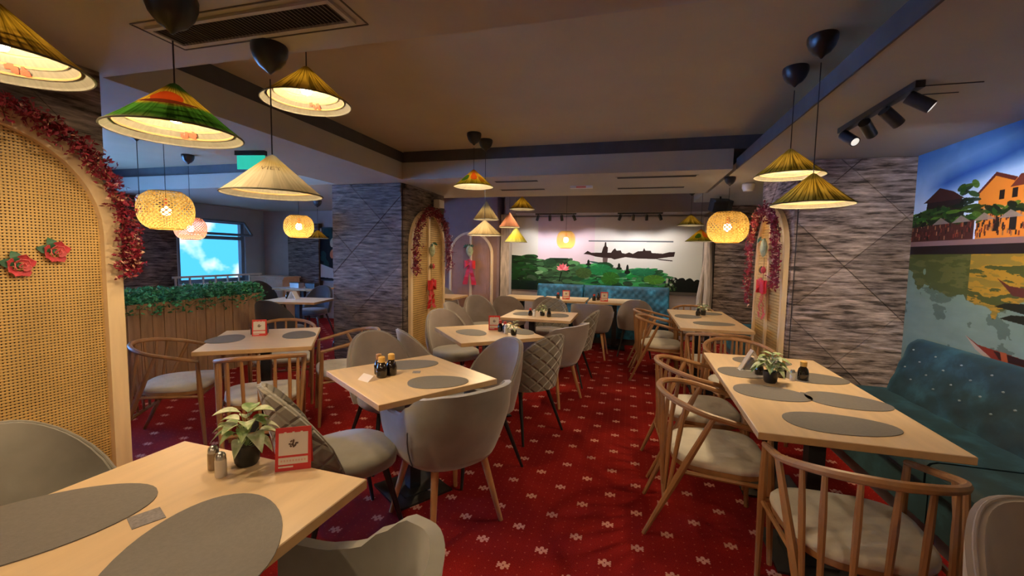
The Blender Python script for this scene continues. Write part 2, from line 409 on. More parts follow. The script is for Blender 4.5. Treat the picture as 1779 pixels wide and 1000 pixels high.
# ------------------------------------------------------------------ room shell
ZS, ZC = 2.33, 2.66
XR, YB, XL, YF = 2.32, 8.0, -8.0, -2.5
struct('floor', MB().bb(XL-.1, XR+.1, YF-.1, YB+.1, -.1, 0), M['carpet'], 'deep red carpet with small pale flowers and dots under the whole restaurant', 'floor')
struct('ceiling', MB().bb(XL-.1, XR+.1, YF-.1, YB+.1, ZC, ZC+.1), M['ceiling'], 'brown-grey painted ceiling panel inside the recesses above the tables', 'ceiling')
struct('wall_right', MB().bb(XR, XR+.1, YF-.1, YB+.1, 0, ZC), M['plaster'], 'right side wall behind the river mural and teal bench', 'wall')
struct('wall_back', MB().bb(XL-.1, XR+.1, YB, YB+.1, 0, ZC), M['plaster'], 'far wall carrying the lotus and boat mural', 'wall')
struct('wall_front', MB().bb(XL-.1, XR+.1, YF-.1, YF, 0, ZC), M['plaster'], 'wall behind the photographer closing the dining room', 'wall')
wl = MB(); wins = [(6.05, 7.5), (2.9, 4.7), (.7, 2.5)]; zw0, zw1 = .80, 2.06
ys = [YF-.1]
for a, b in sorted(wins): ys += [a, b]
ys.append(YB+.1)
for k in range(0, len(ys), 2): wl.bb(XL-.2, XL, ys[k], ys[k+1], 0, ZC)
for a, b in wins: wl.bb(XL-.2, XL, a, b, 0, zw0).bb(XL-.2, XL, a, b, zw1, ZC)
struct('wall_left', wl, M['plaster_blue'], 'window wall of the blue daylit room on the left', 'wall')
for k, (a, b) in enumerate(wins):
    w = MB(); t = .07
    w.bb(XL-.12, XL-.04, a, b, zw0, zw0+t).bb(XL-.12, XL-.04, a, b, zw1-t, zw1).bb(XL-.12, XL-.04, a, a+t, zw0+t, zw1-t).bb(XL-.12, XL-.04, b-t, b, zw0+t, zw1-t).bb(XL-.12, XL-.04, a+t, b-t, 1.66, 1.73)
    wo_ = struct('window_%d' % (k+1), w, M['window_frame'], ['blue-grey framed window with a transom showing bright cloudy sky', 'unseen blue-grey framed window added behind the near cane pillar to bring in daylight', 'unseen blue-grey framed window nearest the camera, added behind the cane pillar to bring in daylight'][k], 'window')
    g, n, bb_ = nt('window_glass_%d' % k); bb_.inputs['Transmission Weight'].default_value = 1; bb_.inputs['Roughness'].default_value = 0; bb_.inputs['IOR'].default_value = 1.01
    MB().bb(XL-.084, XL-.080, a+t, b-t, zw0+t, 1.66).build('pane', g, wo_)
    MB().bb(XL-.084, XL-.080, a+t, b-t, 1.73, zw1-t).build('pane', g, wo_)
    MB().bb(XL-.02, XL+.10, a-.05, b+.05, zw0-.03, zw0).build('window_sill', M['rail_white'], wo_)
    if k == 0:   # the top-hung sash tilted open into the room
        s = MB(); L = b-a-.1
        for q in (0, .34): s.box((0, 0, -q), (.03, L, .04))
        for q in (-L/2, L/2): s.box((0, q, -.17), (.03, .04, .34))
        s.xf(Matrix.Translation((XL+.03, (a+b)/2, zw1-.03)) @ Matrix.Rotation(rad(-38), 4, 'Y'))
        s.build('tilted_sash', M['window_frame'], wo_)
    p = lamp('window_area_light', 'AREA', (XL-.25, (a+b)/2, (zw0+zw1)/2), 1, shape='RECTANGLE', size=b-a, size_y=zw1-zw0)
    p.rotation_euler = (0, rad(-90), 0); p.data.size = zw1-zw0; p.data.size_y = b-a
    if k == 0:
        try: p.data.cycles.is_portal = True
        except Exception: pass
    else: p.data.energy = DAY_FILL_W*(.35 if k == 1 else 2.4); p.data.color = (.16, .42, 1.0)  # blue fill lamps added outside the two unseen windows

# dropped soffits round the two ceiling recesses
def trim(n, mb, mat, label): return struct('trim_%d' % n, mb, mat, label, 'soffit')
RX0, RX1, RY0, RY1 = -2.67, .99, 1.67, 4.74
trim(1, MB().bb(RX0, RX1, YF, RY0, ZS, ZC-.13), M['soffit'], 'near dropped ceiling band holding the long air vent')
trim(2, MB().bb(-3.73, RX0, YF, 6.4, ZS, ZC-.13), M['soffit'], 'dropped ceiling beam running over the left pillars')
trim(3, MB().bb(RX0, .95, RY1, 6.4, ZS, ZC-.13), M['soffit'], 'dropped cross beam with four slot vents before the far dining area')
trim(4, MB().bb(RX1, 1.30, YF, 6.4, ZS, ZS+.075).bb(1.30, XR, YF, YB, ZS, ZC).bb(.95, 1.30, 6.4, YB, ZS, ZC), M['soffit'], 'dropped ceiling band on the right holding the near track light')
trim(5, MB().bb(XL, -3.73, 4.9, YB, ZS, ZC-.13), M['soffit'], 'dropped ceiling band in front of the daylit window')
trim(6, MB().bb(XL, -3.73, YF, 1.2, ZS, ZC-.13), M['soffit'], 'near dropped ceiling band of the left room')
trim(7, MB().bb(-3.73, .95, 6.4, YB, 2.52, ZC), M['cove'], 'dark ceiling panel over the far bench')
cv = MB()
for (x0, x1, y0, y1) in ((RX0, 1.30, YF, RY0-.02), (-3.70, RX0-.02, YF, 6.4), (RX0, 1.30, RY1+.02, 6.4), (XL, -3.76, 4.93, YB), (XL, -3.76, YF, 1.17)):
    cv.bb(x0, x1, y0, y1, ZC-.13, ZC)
trim(8, cv, M['cove'], 'moulding round the ceiling recess, painted dark as its crown shadow')
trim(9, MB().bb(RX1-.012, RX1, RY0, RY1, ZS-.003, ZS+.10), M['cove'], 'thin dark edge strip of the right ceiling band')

# ------------------------------------------------------------------ clad pillars: real slabs between diagonal joints
def clip(poly, ax, lim, keep_less):
    out = []
    for k in range(len(poly)):
        a, b = poly[k], poly[(k+1) % len(poly)]
        ia = (a[ax] <= lim) if keep_less else (a[ax] >= lim); ib = (b[ax] <= lim) if keep_less else (b[ax] >= lim)
        if ia: out.append(a)
        if ia != ib:
            t = (lim-a[ax])/(b[ax]-a[ax]); out.append((a[0]+t*(b[0]-a[0]), a[1]+t*(b[1]-a[1])))
    return out
def clad(parent, origin, ud, nd, W_, H_, mat, node_uv=(.5, 1.4), dw=.85, dh=.85):
    """diamond lattice of slabs on the face origin + u*ud + z, sticking out along nd"""
    ud, nd, origin = Vector(ud), Vector(nd), Vector(origin)
    for i in range(-8, 9):
        for j in range(-8, 9):
            cu = node_uv[0] + (i+j)*dw/2; cz = node_uv[1] + dh/2 + (i-j)*dh/2
            poly = [(cu, cz-dh/2), (cu+dw/2, cz), (cu, cz+dh/2), (cu-dw/2, cz)]
            for ax, lim, less in ((0, .004, False), (0, W_-.004, True), (1, .0, False), (1, H_, True)):
                poly = clip(poly, ax, lim, less)
                if len(poly) < 3: break
            if len(poly) < 3: continue
            cx = sum(p[0] for p in poly)/len(poly); cy = sum(p[1] for p in poly)/len(poly)
            area = abs(sum(poly[k][0]*poly[(k+1) % len(poly)][1]-poly[(k+1) % len(poly)][0]*poly[k][1] for k in range(len(poly))))/2
            if area < .004: continue
            q = []
            for p in poly:
                dx, dy = cx-p[0], cy-p[1]; L = math.hypot(dx, dy); s = min(.004/L, .3); q.append((p[0]+dx*s, p[1]+dy*s))
            t = .016 + .008*random.random(); tl = (random.random()-.5)*.02
            n = len(q)
            back = [origin + ud*p[0] + Vector((0, 0, p[1])) for p in q]
            front = [origin + ud*p[0] + Vector((0, 0, p[1])) + nd*(t + tl*(p[1]-cy)) for p in q]
            mb = MB().add(back+front, [tuple(range(n)), tuple(range(2*n-1, n-1, -1))] + [(k, n+k, n+(k+1) % n, (k+1) % n) for k in range(n)])
            mb.build('stone_panel', mat, parent)
def pillar(name, x0, x1, y0, y1, mat, label, faces, z1=ZS, cat='pillar'):
    o = struct(name, MB().bb(x0, x1, y0, y1, 0, z1), M['joint'], label, cat)
    for f, nuv in faces:
        if f == 'front': clad(o, (x0, y0, 0), (1, 0, 0), (0, -1, 0), x1-x0, z1, mat, nuv)
        if f == 'right': clad(o, (x1, y0, 0), (0, 1, 0), (1, 0, 0), y1-y0, z1, mat, nuv)
        if f == 'left': clad(o, (x0, y0, 0), (0, 1, 0), (-1, 0, 0), y1-y0, z1, mat, nuv)
    return o
pillar('pillar', -3.5, -2.62, -.6, 1.62, M['stone'], 'dark stone-clad pillar at left behind the large cane arch', (('right', (1.35, 1.9)), ('front', (.4, 1.4))))
pillar('pillar', -3.82, -2.79, 4.95, 6.18, M['stone'], 'dark slate-clad pillar standing between the left room and the middle tables', (('front', (.30, 1.45)), ('right', (.6, 2.0))))
pillar('pillar', 1.44, XR, 4.44, 5.46, M['stone_warm'], 'mauve stone-clad pillar between the river mural and the right cane arch', (('front', (.38, 1.40)), ('left', (.5, 1.4))))
o = struct('wall_panel', MB().bb(1.38, XR, 7.94, YB, 0, 2.33), M['joint'], 'mauve stone-clad wall section right of the lotus mural', 'wall')
clad(o, (1.38, 7.94, 0), (1, 0, 0), (0, -1, 0), XR-1.38, 2.33, M['stone_warm'], (.28, 1.4))
o = struct('wall_panel', MB().bb(XL, XL+.03, 4.75, 6.0, 0, 2.33), M['joint'], 'dark slate-clad wall section left of the daylit window', 'wall')
clad(o, (XL+.03, 4.75, 0), (0, 1, 0), (1, 0, 0), 1.25, 2.33, M['stone'], (.5, 1.3))
o = struct('wall_panel', MB().bb(-7.25, -6.45, 7.9, YB, 0, 2.05), M['joint'], 'dark brown clad wall section behind the left room tables', 'wall')
clad(o, (-7.25, 7.9, 0), (1, 0, 0), (0, -1, 0), .8, 2.05, M['stone'], (.4, 1.4))
struct('wall_stub', MB().bb(-3.45, -2.36, 7.62, YB, 0, 2.52), MT('rose_brown_paint', (.26, .16, .15), .8, var=.06), 'rose-brown wall section behind the far cane arch', 'wall')
struct('trim_10', MB().bb(-2.34, -2.17, 7.78, YB, 0, 2.2), M['bark'], 'pale rough wooden post at the left end of the lotus mural', 'post')
tk = MB()
tk.tube([(1.27, 7.9, 0), (1.30, 7.9, .9), (1.27, 7.92, 1.6), (1.26, 7.94, 2.14)], [.085, .075, .065, .06], 9)
tk.tube([(1.16, 7.9, 0), (1.17, 7.9, .8), (1.25, 7.91, 1.5)], [.05, .045, .03], 8)
struct('trim_11', tk, M['bark'], 'pale gnarled trunk post at the right end of the lotus mural', 'post')
struct('trim_12', MB().bb(-2.17, 1.20, 7.45, YB, 2.185, 2.52), MT('violet_band', (.27, .23, .25), .8, var=.04), 'violet-grey band of wall above the lotus mural', 'wall')

# ------------------------------------------------------------------ murals: flat prints, painted into a raster in memory
class Canvas:
    def __init__(self, w, h, col):
        self.w, self.h = w, h; self.a = np.ones((h, w, 4), np.float32); self.a[..., :3] = col
        self.Y, self.X = np.mgrid[0:h, 0:w].astype(np.float32); self.X = (self.X+.5)/w; self.Y = (self.Y+.5)/h; self.rng = np.random.default_rng(3)
    def noise(self, sx, sy, oct_=4):
        out = np.zeros((self.h, self.w), np.float32); amp = 1; tot = 0
        for k in range(oct_):
            nx, ny = int(sx*2**k)+2, int(sy*2**k)+2; g = self.rng.random((ny, nx)).astype(np.float32)
            fx = self.X*(nx-1.001); fy = self.Y*(ny-1.001); ix = fx.astype(int); iy = fy.astype(int); tx = fx-ix; ty = fy-iy
            tx = tx*tx*(3-2*tx); ty = ty*ty*(3-2*ty)
            out += amp*((g[iy, ix]*(1-tx)+g[iy, ix+1]*tx)*(1-ty)+(g[iy+1, ix]*(1-tx)+g[iy+1, ix+1]*tx)*ty); tot += amp; amp *= .5
        return out/tot
    def put(self, mask, col, a=1.0):
        m = (mask.astype(np.float32)*a)[..., None]; self.a[..., :3] = self.a[..., :3]*(1-m)+np.array(col, np.float32)*m
    def sub(self, x0, x1, y0, y1):
        return (slice(max(0, int(y0*self.h)), min(self.h, int(y1*self.h)+2)), slice(max(0, int(x0*self.w)), min(self.w, int(x1*self.w)+2)))
    def poly(self, pts, col, a=1.0):
        xs = [p[0] for p in pts]; ys = [p[1] for p in pts]; s = self.sub(min(xs), max(xs), min(ys), max(ys))
        X, Y = self.X[s], self.Y[s]; m = np.zeros(X.shape, bool)
        for k in range(len(pts)):
            (x0, y0), (x1, y1) = pts[k], pts[(k+1) % len(pts)]
            if y0 == y1: continue
            m ^= ((y0 > Y) != (y1 > Y)) & (X < (x1-x0)*(Y-y0)/(y1-y0)+x0)
        mm = (m.astype(np.float32)*a)[..., None]; self.a[s][..., :3] = self.a[s][..., :3]*(1-mm)+np.array(col, np.float32)*mm
    def ell(self, cx, cy, rx, ry, col, a=1.0, rot=0):
        r = max(rx, ry)*2; s = self.sub(cx-r, cx+r, cy-r*2, cy+r*2); X, Y = self.X[s]-cx, self.Y[s]-cy
        c, n = math.cos(rot), math.sin(rot); u, v = X*c+Y*n, -X*n+Y*c; m = ((u/rx)**2+(v/ry)**2 < 1)
        mm = (m.astype(np.float32)*a)[..., None]; self.a[s][..., :3] = self.a[s][..., :3]*(1-mm)+np.array(col, np.float32)*mm
    def image(self, name):
        im = bpy.data.images.new(name, self.w, self.h); im.pixels.foreach_set(np.ascontiguousarray(np.clip(self.a[::-1], 0, 1)).ravel()); im.pack(); return im
def print_mat(name, im, rough=.75):
    m, n, b = nt(name); t = n.nodes.new('ShaderNodeTexImage'); t.image = im; uv = node(n, 'ShaderNodeUVMap')
    n.links.new(uv.outputs[0], t.inputs[0]); n.links.new(t.outputs[0], b.inputs['Base Color']); b.inputs['Roughness'].default_value = rough; b.inputs['Specular IOR Level'].default_value = .2
    return m
RR = random.Random(5)
# lotus pond with a long boat
cv = Canvas(1130, 460, (.80, .77, .78))
X, Y = cv.X, cv.Y
cv.a[..., :3] = np.stack([.80-.03*Y, .755-.0*Y+.03*X, .79-.02*X], -1)
cv.put((X > .15) & (X < .46), (.78, .66, .76), .55); cv.put(X < .15, (.72, .74, .66), .4)
cv.a[..., :3] *= (1+.05*(cv.noise(5, 3)-.5))[..., None]
def mx(x): return (x-45)/1615.
def my(y): return (y-42)/640.
cv.poly([(mx(735), my(241)), (mx(1430), my(241)), (mx(1430), my(252)), (mx(735), my(250))], (.33, .34, .38))
boat = [(695, 357), (730, 330), (760, 345), (850, 344), (862, 300), (872, 285), (876, 255), (886, 255), (890, 290), (902, 300), (900, 342), (930, 342), (945, 320), (962, 305), (975, 325), (1010, 322), (1020, 344), (1050, 350), (1080, 338), (1110, 350), (1150, 328), (1190, 325), (1200, 300), (1212, 322), (1255, 322), (1262, 340), (1350, 345), (1400, 332), (1447, 330), (1440, 368), (1400, 372), (1340, 382), (1290, 390), (1150, 388), (1050, 378), (960, 400), (930, 388), (880, 388), (800, 378), (745, 362)]
cv.poly([(mx(a), my(b)) for a, b in boat], (.17, .105, .10))
cv.poly([(mx(860), my(380)), (mx(905), my(380)), (mx(895), my(470)), (mx(865), my(470))], (.25, .18, .18), .8)
cv.poly([(mx(1290), my(386)), (mx(1430), my(398)), (mx(1430), my(406)), (mx(1330), my(398))], (.2, .14, .14))
def top_edge(x):   # upper edge of the greenery, zoom pixels
    pts = [(45, 365), (250, 380), (330, 420), (400, 385), (560, 385), (650, 445), (780, 430), (900, 430), (960, 470), (1060, 500), (1130, 475), (1290, 480), (1370, 520), (1420, 560), (1500, 570), (1660, 545)]
    for (a, b), (c, d) in zip(pts, pts[1:]):
        if a <= x <= c: return b+(d-b)*(x-a)/(c-a)
    return 560
te = np.interp(X[0]*1615+45, [45, 250, 330, 400, 560, 650, 780, 900, 960, 1060, 1130, 1290, 1370, 1420, 1500, 1660], [375, 390, 430, 395, 395, 455, 440, 440, 480, 510, 485, 490, 530, 570, 580, 555])
cv.put((Y*640+42) > te[None, :], (.06, .14, .08))
for k in range(900):
    x = 45+RR.random()*1340; t = top_edge(x); y = t+(RR.random()**.8)*(690-t)
    base = (.14, .36, .20) if x > 650 else (.18, .30, .19)
    if x < 290: base = (.05, .16, .06)
    g = .45+RR.random()*1.3; col = tuple(min(.8, c*g*(1.15-.4*(y-t)/300)) for c in base)
    if RR.random() < .10: col = (.42*g*.7, .55*g*.7, .42*g*.7)
    if x > 720 and RR.random() < .25: col = (.08, .42*g*.7, .22)
    cv.ell(mx(x), my(y), .010+RR.random()*.022, .012+RR.random()*.035, col, .85, RR.random()*3)
for (x, y, rx, ry, c) in ((850, 490, 95, 50, (.09, .42, .24)), (930, 560, 80, 55, (.16, .36, .10)), (1200, 500, 100, 32, (.10, .38, .26)), (1290, 560, 85, 40, (.27, .45, .13)), (700, 520, 70, 45, (.22, .30, .14)), (400, 440, 60, 40, (.10, .22, .13))):
    cv.ell(mx(x), my(y), rx/1615, ry/640, c, .85)
    for q in range(9):
        a = q*PI/9*2; cv.poly([(mx(x), my(y)), (mx(x+rx*math.cos(a)), my(y+ry*math.sin(a))), (mx(x+rx*math.cos(a+.06)), my(y+ry*math.sin(a+.06)))], tuple(min(1, v*1.6) for v in c), .5)
for (x, y, l) in ((780, 545, 90), (960, 560, 110), (1060, 575, 80), (1180, 590, 70)):
    cv.poly([(mx(x), my(y)), (mx(x+l), my(y-10)), (mx(x+l), my(y+2))], (.55, .75, .65), .6)
for (x, y, h) in ((1000, 430, 55), (1070, 440, 80), (740, 405, 50)):
    cv.ell(mx(x), my(y+h/2), 11/1615, h/2/640, (.05, .08, .06)); cv.ell(mx(x), my(y+h*.8), 24/1615, h*.2/640, (.05, .08, .06))
for k in range(60):
    x = 1440+RR.random()*220; y = 560+RR.random()*95; cv.ell(mx(x), my(y), .016, .04, (.02+RR.random()*.02, .045, .03), .95)
for k in range(40):
    x = 1385+RR.random()*90; y = 545+RR.random()*95; cv.ell(mx(x), my(y), .006, .016, RR.choice([(.6, .62, .58), (.05, .08, .05), (.2, .3, .15)]), .9)
cv.put((X > mx(1380)) & (Y > my(655)), (.30, .27, .25)); cv.put((X < mx(290)) & (Y > my(600)), (.02, .10, .09), .75)
for k, (a, L, w) in enumerate(((-90, 60, 14), (-60, 62, 13), (-120, 62, 13), (-30, 66, 12), (-150, 66, 12), (-75, 50, 13), (-105, 50, 13), (-45, 50, 12), (-135, 50, 12), (-10, 62, 10), (-170, 62, 10))):
    a = rad(a); cx, cy = 517, 500; tx, ty = cx+L*math.cos(a), cy+L*1.05*math.sin(a); px, py = -math.sin(a)*w, math.cos(a)*w; hx, hy = cx+.5*L*math.cos(a), cy+.5*L*math.sin(a)
    cv.poly([(mx(cx), my(cy)), (mx(hx+px), my(hy+py)), (mx(tx), my(ty)), (mx(hx-px), my(hy-py))], [(.85, .40, .46), (.92, .55, .60), (.80, .32, .40)][k % 3])
cv.poly([(mx(500), my(515)), (mx(512), my(515)), (mx(490), my(600)), (mx(482), my(600))], (.05, .10, .05))
MB().add([(-2.17, 7.955, .80), (1.20, 7.955, .80), (1.20, 7.955, 2.16), (-2.17, 7.955, 2.16), (-2.17, 7.975, .80), (1.20, 7.975, .80), (1.20, 7.975, 2.16), (-2.17, 7.975, 2.16)],
         [(0, 1, 2, 3), (4, 7, 6, 5), (0, 4, 5, 1), (1, 5, 6, 2), (2, 6, 7, 3), (3, 7, 4, 0)], [((0, 0), (1, 0), (1, 1), (0, 1))]+[((0, 0),)*4]*5)
mu = MB().add([(-2.17, 7.955, .80), (1.20, 7.955, .80), (1.20, 7.955, 2.16), (-2.17, 7.955, 2.16), (-2.17, 7.975, .80), (1.20, 7.975, .80), (1.20, 7.975, 2.16), (-2.17, 7.975, 2.16)],
         [(0, 1, 2, 3), (4, 7, 6, 5), (0, 4, 5, 1), (1, 5, 6, 2), (2, 6, 7, 3), (3, 7, 4, 0)], [((0, 0), (1, 0), (1, 1), (0, 1))]+[((0, 0),)*4]*5)
tag(mu.build('wall_mural', print_mat('lotus_print', cv.image('lotus'))), 'far wall mural of green lotus leaves, pink lotus and a dark long boat', 'mural')
# river town; u = 0 at the far pillar, distances in metres along the wall
LM, Z0, Z1 = 4.6, .55, 2.33
cv = Canvas(1500, 600, (.3, .5, .8)); X, Y = cv.X*LM, Z1-cv.Y*(Z1-Z0)
n1 = cv.noise(22, 9, 6); n2 = cv.noise(30, 60, 4); n3 = cv.noise(30, 14, 4)
gk = np.clip((2.28-Y)*2.6, 0, 1); sky = np.stack([.30+.42*gk, .48+.30*gk, .74+.16*gk], -1)
streak = np.clip(1-np.abs((Y-2.02)-.16*(X-.15)-.03*(n1-.5))*9, 0, 1)*np.clip((X % 1.75)*4-.5, 0, 1); sky = sky*(1-.75*streak[..., None])+np.array((.03, .20, .52))*.75*streak[..., None]
sky = sky*(1-.0) + (.18*np.clip(n1-.55, 0, 1))[..., None]
cv.a[..., :3] = sky
def P(pts): return [(u/LM, (Z1-z)/(Z1-Z0)) for u, z in pts]
def repeat(fn):
    for o_ in (0, 1.75, 3.4): fn(o_)
def town(o_):
    cv.poly(P([(o_+.12, 1.60), (o_+.17, 1.93), (o_+.30, 2.00), (o_+.47, 1.95), (o_+.56, 1.90), (o_+.60, 1.6)]), (.13, .075, .065))
    cv.poly(P([(o_+.12, 1.92), (o_+.16, 1.94), (o_+.30, 2.02), (o_+.45, 1.975), (o_+.57, 1.91)]), (.22, .10, .08))
    cv.poly(P([(o_+.70, 1.60), (o_+.70, 1.93), (o_+.83, 2.03), (o_+.98, 1.98), (o_+1.35, 1.98), (o_+1.35, 1.60)]), (.74, .42, .12))
    cv.poly(P([(o_+.68, 1.925), (o_+.83, 2.045), (o_+1.0, 1.985), (o_+.98, 1.965), (o_+.83, 2.02), (o_+.70, 1.92)]), (.30, .10, .07))
    cv.poly(P([(o_+.95, 1.93), (o_+1.02, 2.0), (o_+1.38, 2.0), (o_+1.4, 1.93)]), (.36, .15, .10))
    for wx in (.87, .97, 1.08, 1.2): cv.poly(P([(o_+wx, 1.86), (o_+wx, 1.92), (o_+wx+.04, 1.92), (o_+wx+.04, 1.86)]), (.10, .06, .05))
    for wx in (.84, .97, 1.1): cv.poly(P([(o_+wx, 1.66), (o_+wx, 1.75), (o_+wx+.05, 1.75), (o_+wx+.05, 1.66)]), (.10, .07, .06))
    cv.poly(P([(o_+.75, 1.80), (o_+1.35, 1.80), (o_+1.35, 1.82), (o_+.75, 1.82)]), (.70, .50, .35))
repeat(town)
cv.put((Y < 1.77) & (Y > 1.58) & (((X % 1.75) < .68)), (.24, .10, .07))
for k in range(900):
    u = RR.random()*LM; m = u % 1.75
    if m > .95 and RR.random() < .7: continue
    z = 1.62+RR.random()*.15; c = RR.choice([(.30, .13, .08), (.42, .16, .10), (.12, .07, .05), (.50, .33, .2), (.20, .09, .06)])
    cv.poly(P([(u, z), (u+.012, z), (u+.012, z+.03), (u, z+.03)]), c)
for k in range(750):
    u = RR.random()*LM; m = u % 1.75
    hi = 1.86 if .15 < m < .5 else (2.0 if .52 < m < .68 else 1.84)
    if .72 < m < .80 or m > 1.0: hi = 1.80
    if m > .72 and RR.random() < .75: continue
    z = 1.75+RR.random()*(hi-1.75); g = .5+RR.random()
    cv.ell(u/LM, (Z1-z)/(Z1-Z0), .004+RR.random()*.004, .010+RR.random()*.012, RR.choice([(.10*g, .20*g, .04*g), (.20*g, .28*g, .06*g), (.05*g, .09*g, .04*g)]), .9, RR.random()*3)
for u in np.arange(.25, LM, .21):
    cv.poly(P([(u, 1.74), (u+.09, 1.79), (u+.19, 1.74)]), (.50, .42, .40), .9)
cv.poly(P([(0, 1.615), (LM, 1.615), (LM, 1.57), (0, 1.57)]), (.46, .34, .32))
cv.put((Y < 1.575) & (Y > 1.51), (.10, .06, .06))
wat = (Y <= 1.51); d = np.clip((1.51-Y)/.9, 0, 1)
base = np.stack([.20+.18*d+.10*n2, .22+.22*d+.10*n2, .08+.30*d+.08*n2], -1); cv.a[wat, :3] = base[wat]
refl = (Y < 1.51) & (Y > 1.25+.16*(n1-.5)*3+.05*np.sin(X*5)); cv.put(refl, (.24, .24, .08), .72)
yel = refl & (((X % 1.75) > .68) & ((X % 1.75) < 1.35)); cv.put(yel & (n2 > .42), (.66, .46, .10), .8); cv.put(refl & (n2 > .58), (.36, .34, .16), .5)
skyr = (~refl) & wat; cv.put(skyr, (.46, .54, .53), .65); cv.put(skyr & (n1+.25*(n2-.5) < .40), (.14, .19, .14), .38)
cv.a[..., :3] *= (1-.10*(n3-.5)*wat)[..., None]
for o_ in (0, 1.9):
    cv.poly(P([(o_+.70, .945), (o_+.82, .90), (o_+1.15, .88), (o_+1.9, .86), (o_+2.3, .95), (o_+2.2, .80), (o_+1.3, .76), (o_+.95, .80), (o_+.80, .87)]), (.42, .13, .06))
    cv.poly(P([(o_+.70, .945), (o_+.80, .865), (o_+.93, .81), (o_+1.0, .79), (o_+.95, .83)]), (.60, .52, .46))
    cv.poly(P([(o_+.95, .885), (o_+1.9, .86), (o_+1.9, .83), (o_+1.0, .84)]), (.16, .06, .04))
    for q in (1.0, 1.3, 1.6): cv.poly(P([(o_+q, .89), (o_+q+.05, .89), (o_+q+.08, .80), (o_+q+.03, .80)]), (.55, .25, .12))
    cv.poly(P([(o_+.92, 1.355), (o_+1.02, 1.31), (o_+1.4, 1.28), (o_+1.5, 1.33), (o_+1.4, 1.24), (o_+1.05, 1.25)]), (.30, .13, .09))
    cv.poly(P([(o_+.92, 1.17), (o_+1.0, 1.20), (o_+1.3, 1.22), (o_+1.2, 1.14), (o_+1.0, 1.165)]), (.10, .10, .06))
    cv.poly(P([(o_+.97, 1.10), (o_+1.05, 1.13), (o_+1.3, 1.15), (o_+1.2, 1.08)]), (.10, .10, .06))
xa, xb = XR-.03, XR-.012; ya = 4.42
mu = MB().add([(xa, ya, Z0), (xa, ya-LM, Z0), (xa, ya-LM, Z1), (xa, ya, Z1), (xb, ya, Z0), (xb, ya-LM, Z0), (xb, ya-LM, Z1), (xb, ya, Z1)],
         [(0, 3, 2, 1), (4, 5, 6, 7), (0, 1, 5, 4), (1, 2, 6, 5), (2, 3, 7, 6), (3, 0, 4, 7)], [((0, 0), (0, 1), (1, 1), (1, 0))]+[((0, 0),)*4]*5)
tag(mu.build('wall_mural', print_mat('river_print', cv.image('river'))), 'right wall mural of a river town with yellow houses, water and orange boats', 'mural')
# small framed picture in the left room
cv = Canvas(120, 160, (.05, .05, .07))
for k in range(26): cv.ell(RR.random(), RR.random()*.7, .05+.1*RR.random(), .04+.08*RR.random(), RR.choice([(.75, .45, .3), (.04, .04, .06), (.12, .25, .25), (.8, .7, .6)]), .9, RR.random()*3)
cv.poly([(0, .68), (1, .9), (1, 1), (0, .95)], (.75, .70, .68))
t = thing('framed_picture', 'dark picture with pale slanting shapes on the left room back wall', 'picture', (-6.1, 7.95, .85))
MB().box((0, 0, .55), (.85, .04, 1.15)).build('frame', M['dark_plastic'], t)
MB().add([(-.4, -.022, 0), (.4, -.022, 0), (.4, -.022, 1.1), (-.4, -.022, 1.1), (-.4, -.018, 0), (.4, -.018, 0), (.4, -.018, 1.1), (-.4, -.018, 1.1)], [(0, 1, 2, 3), (4, 7, 6, 5), (0, 4, 5, 1), (1, 5, 6, 2), (2, 6, 7, 3), (3, 7, 4, 0)], [((0, 0), (1, 0), (1, 1), (0, 1))]+[((0, 0),)*4]*5).build('picture_print', print_mat('picture_print', cv.image('picture')), t)

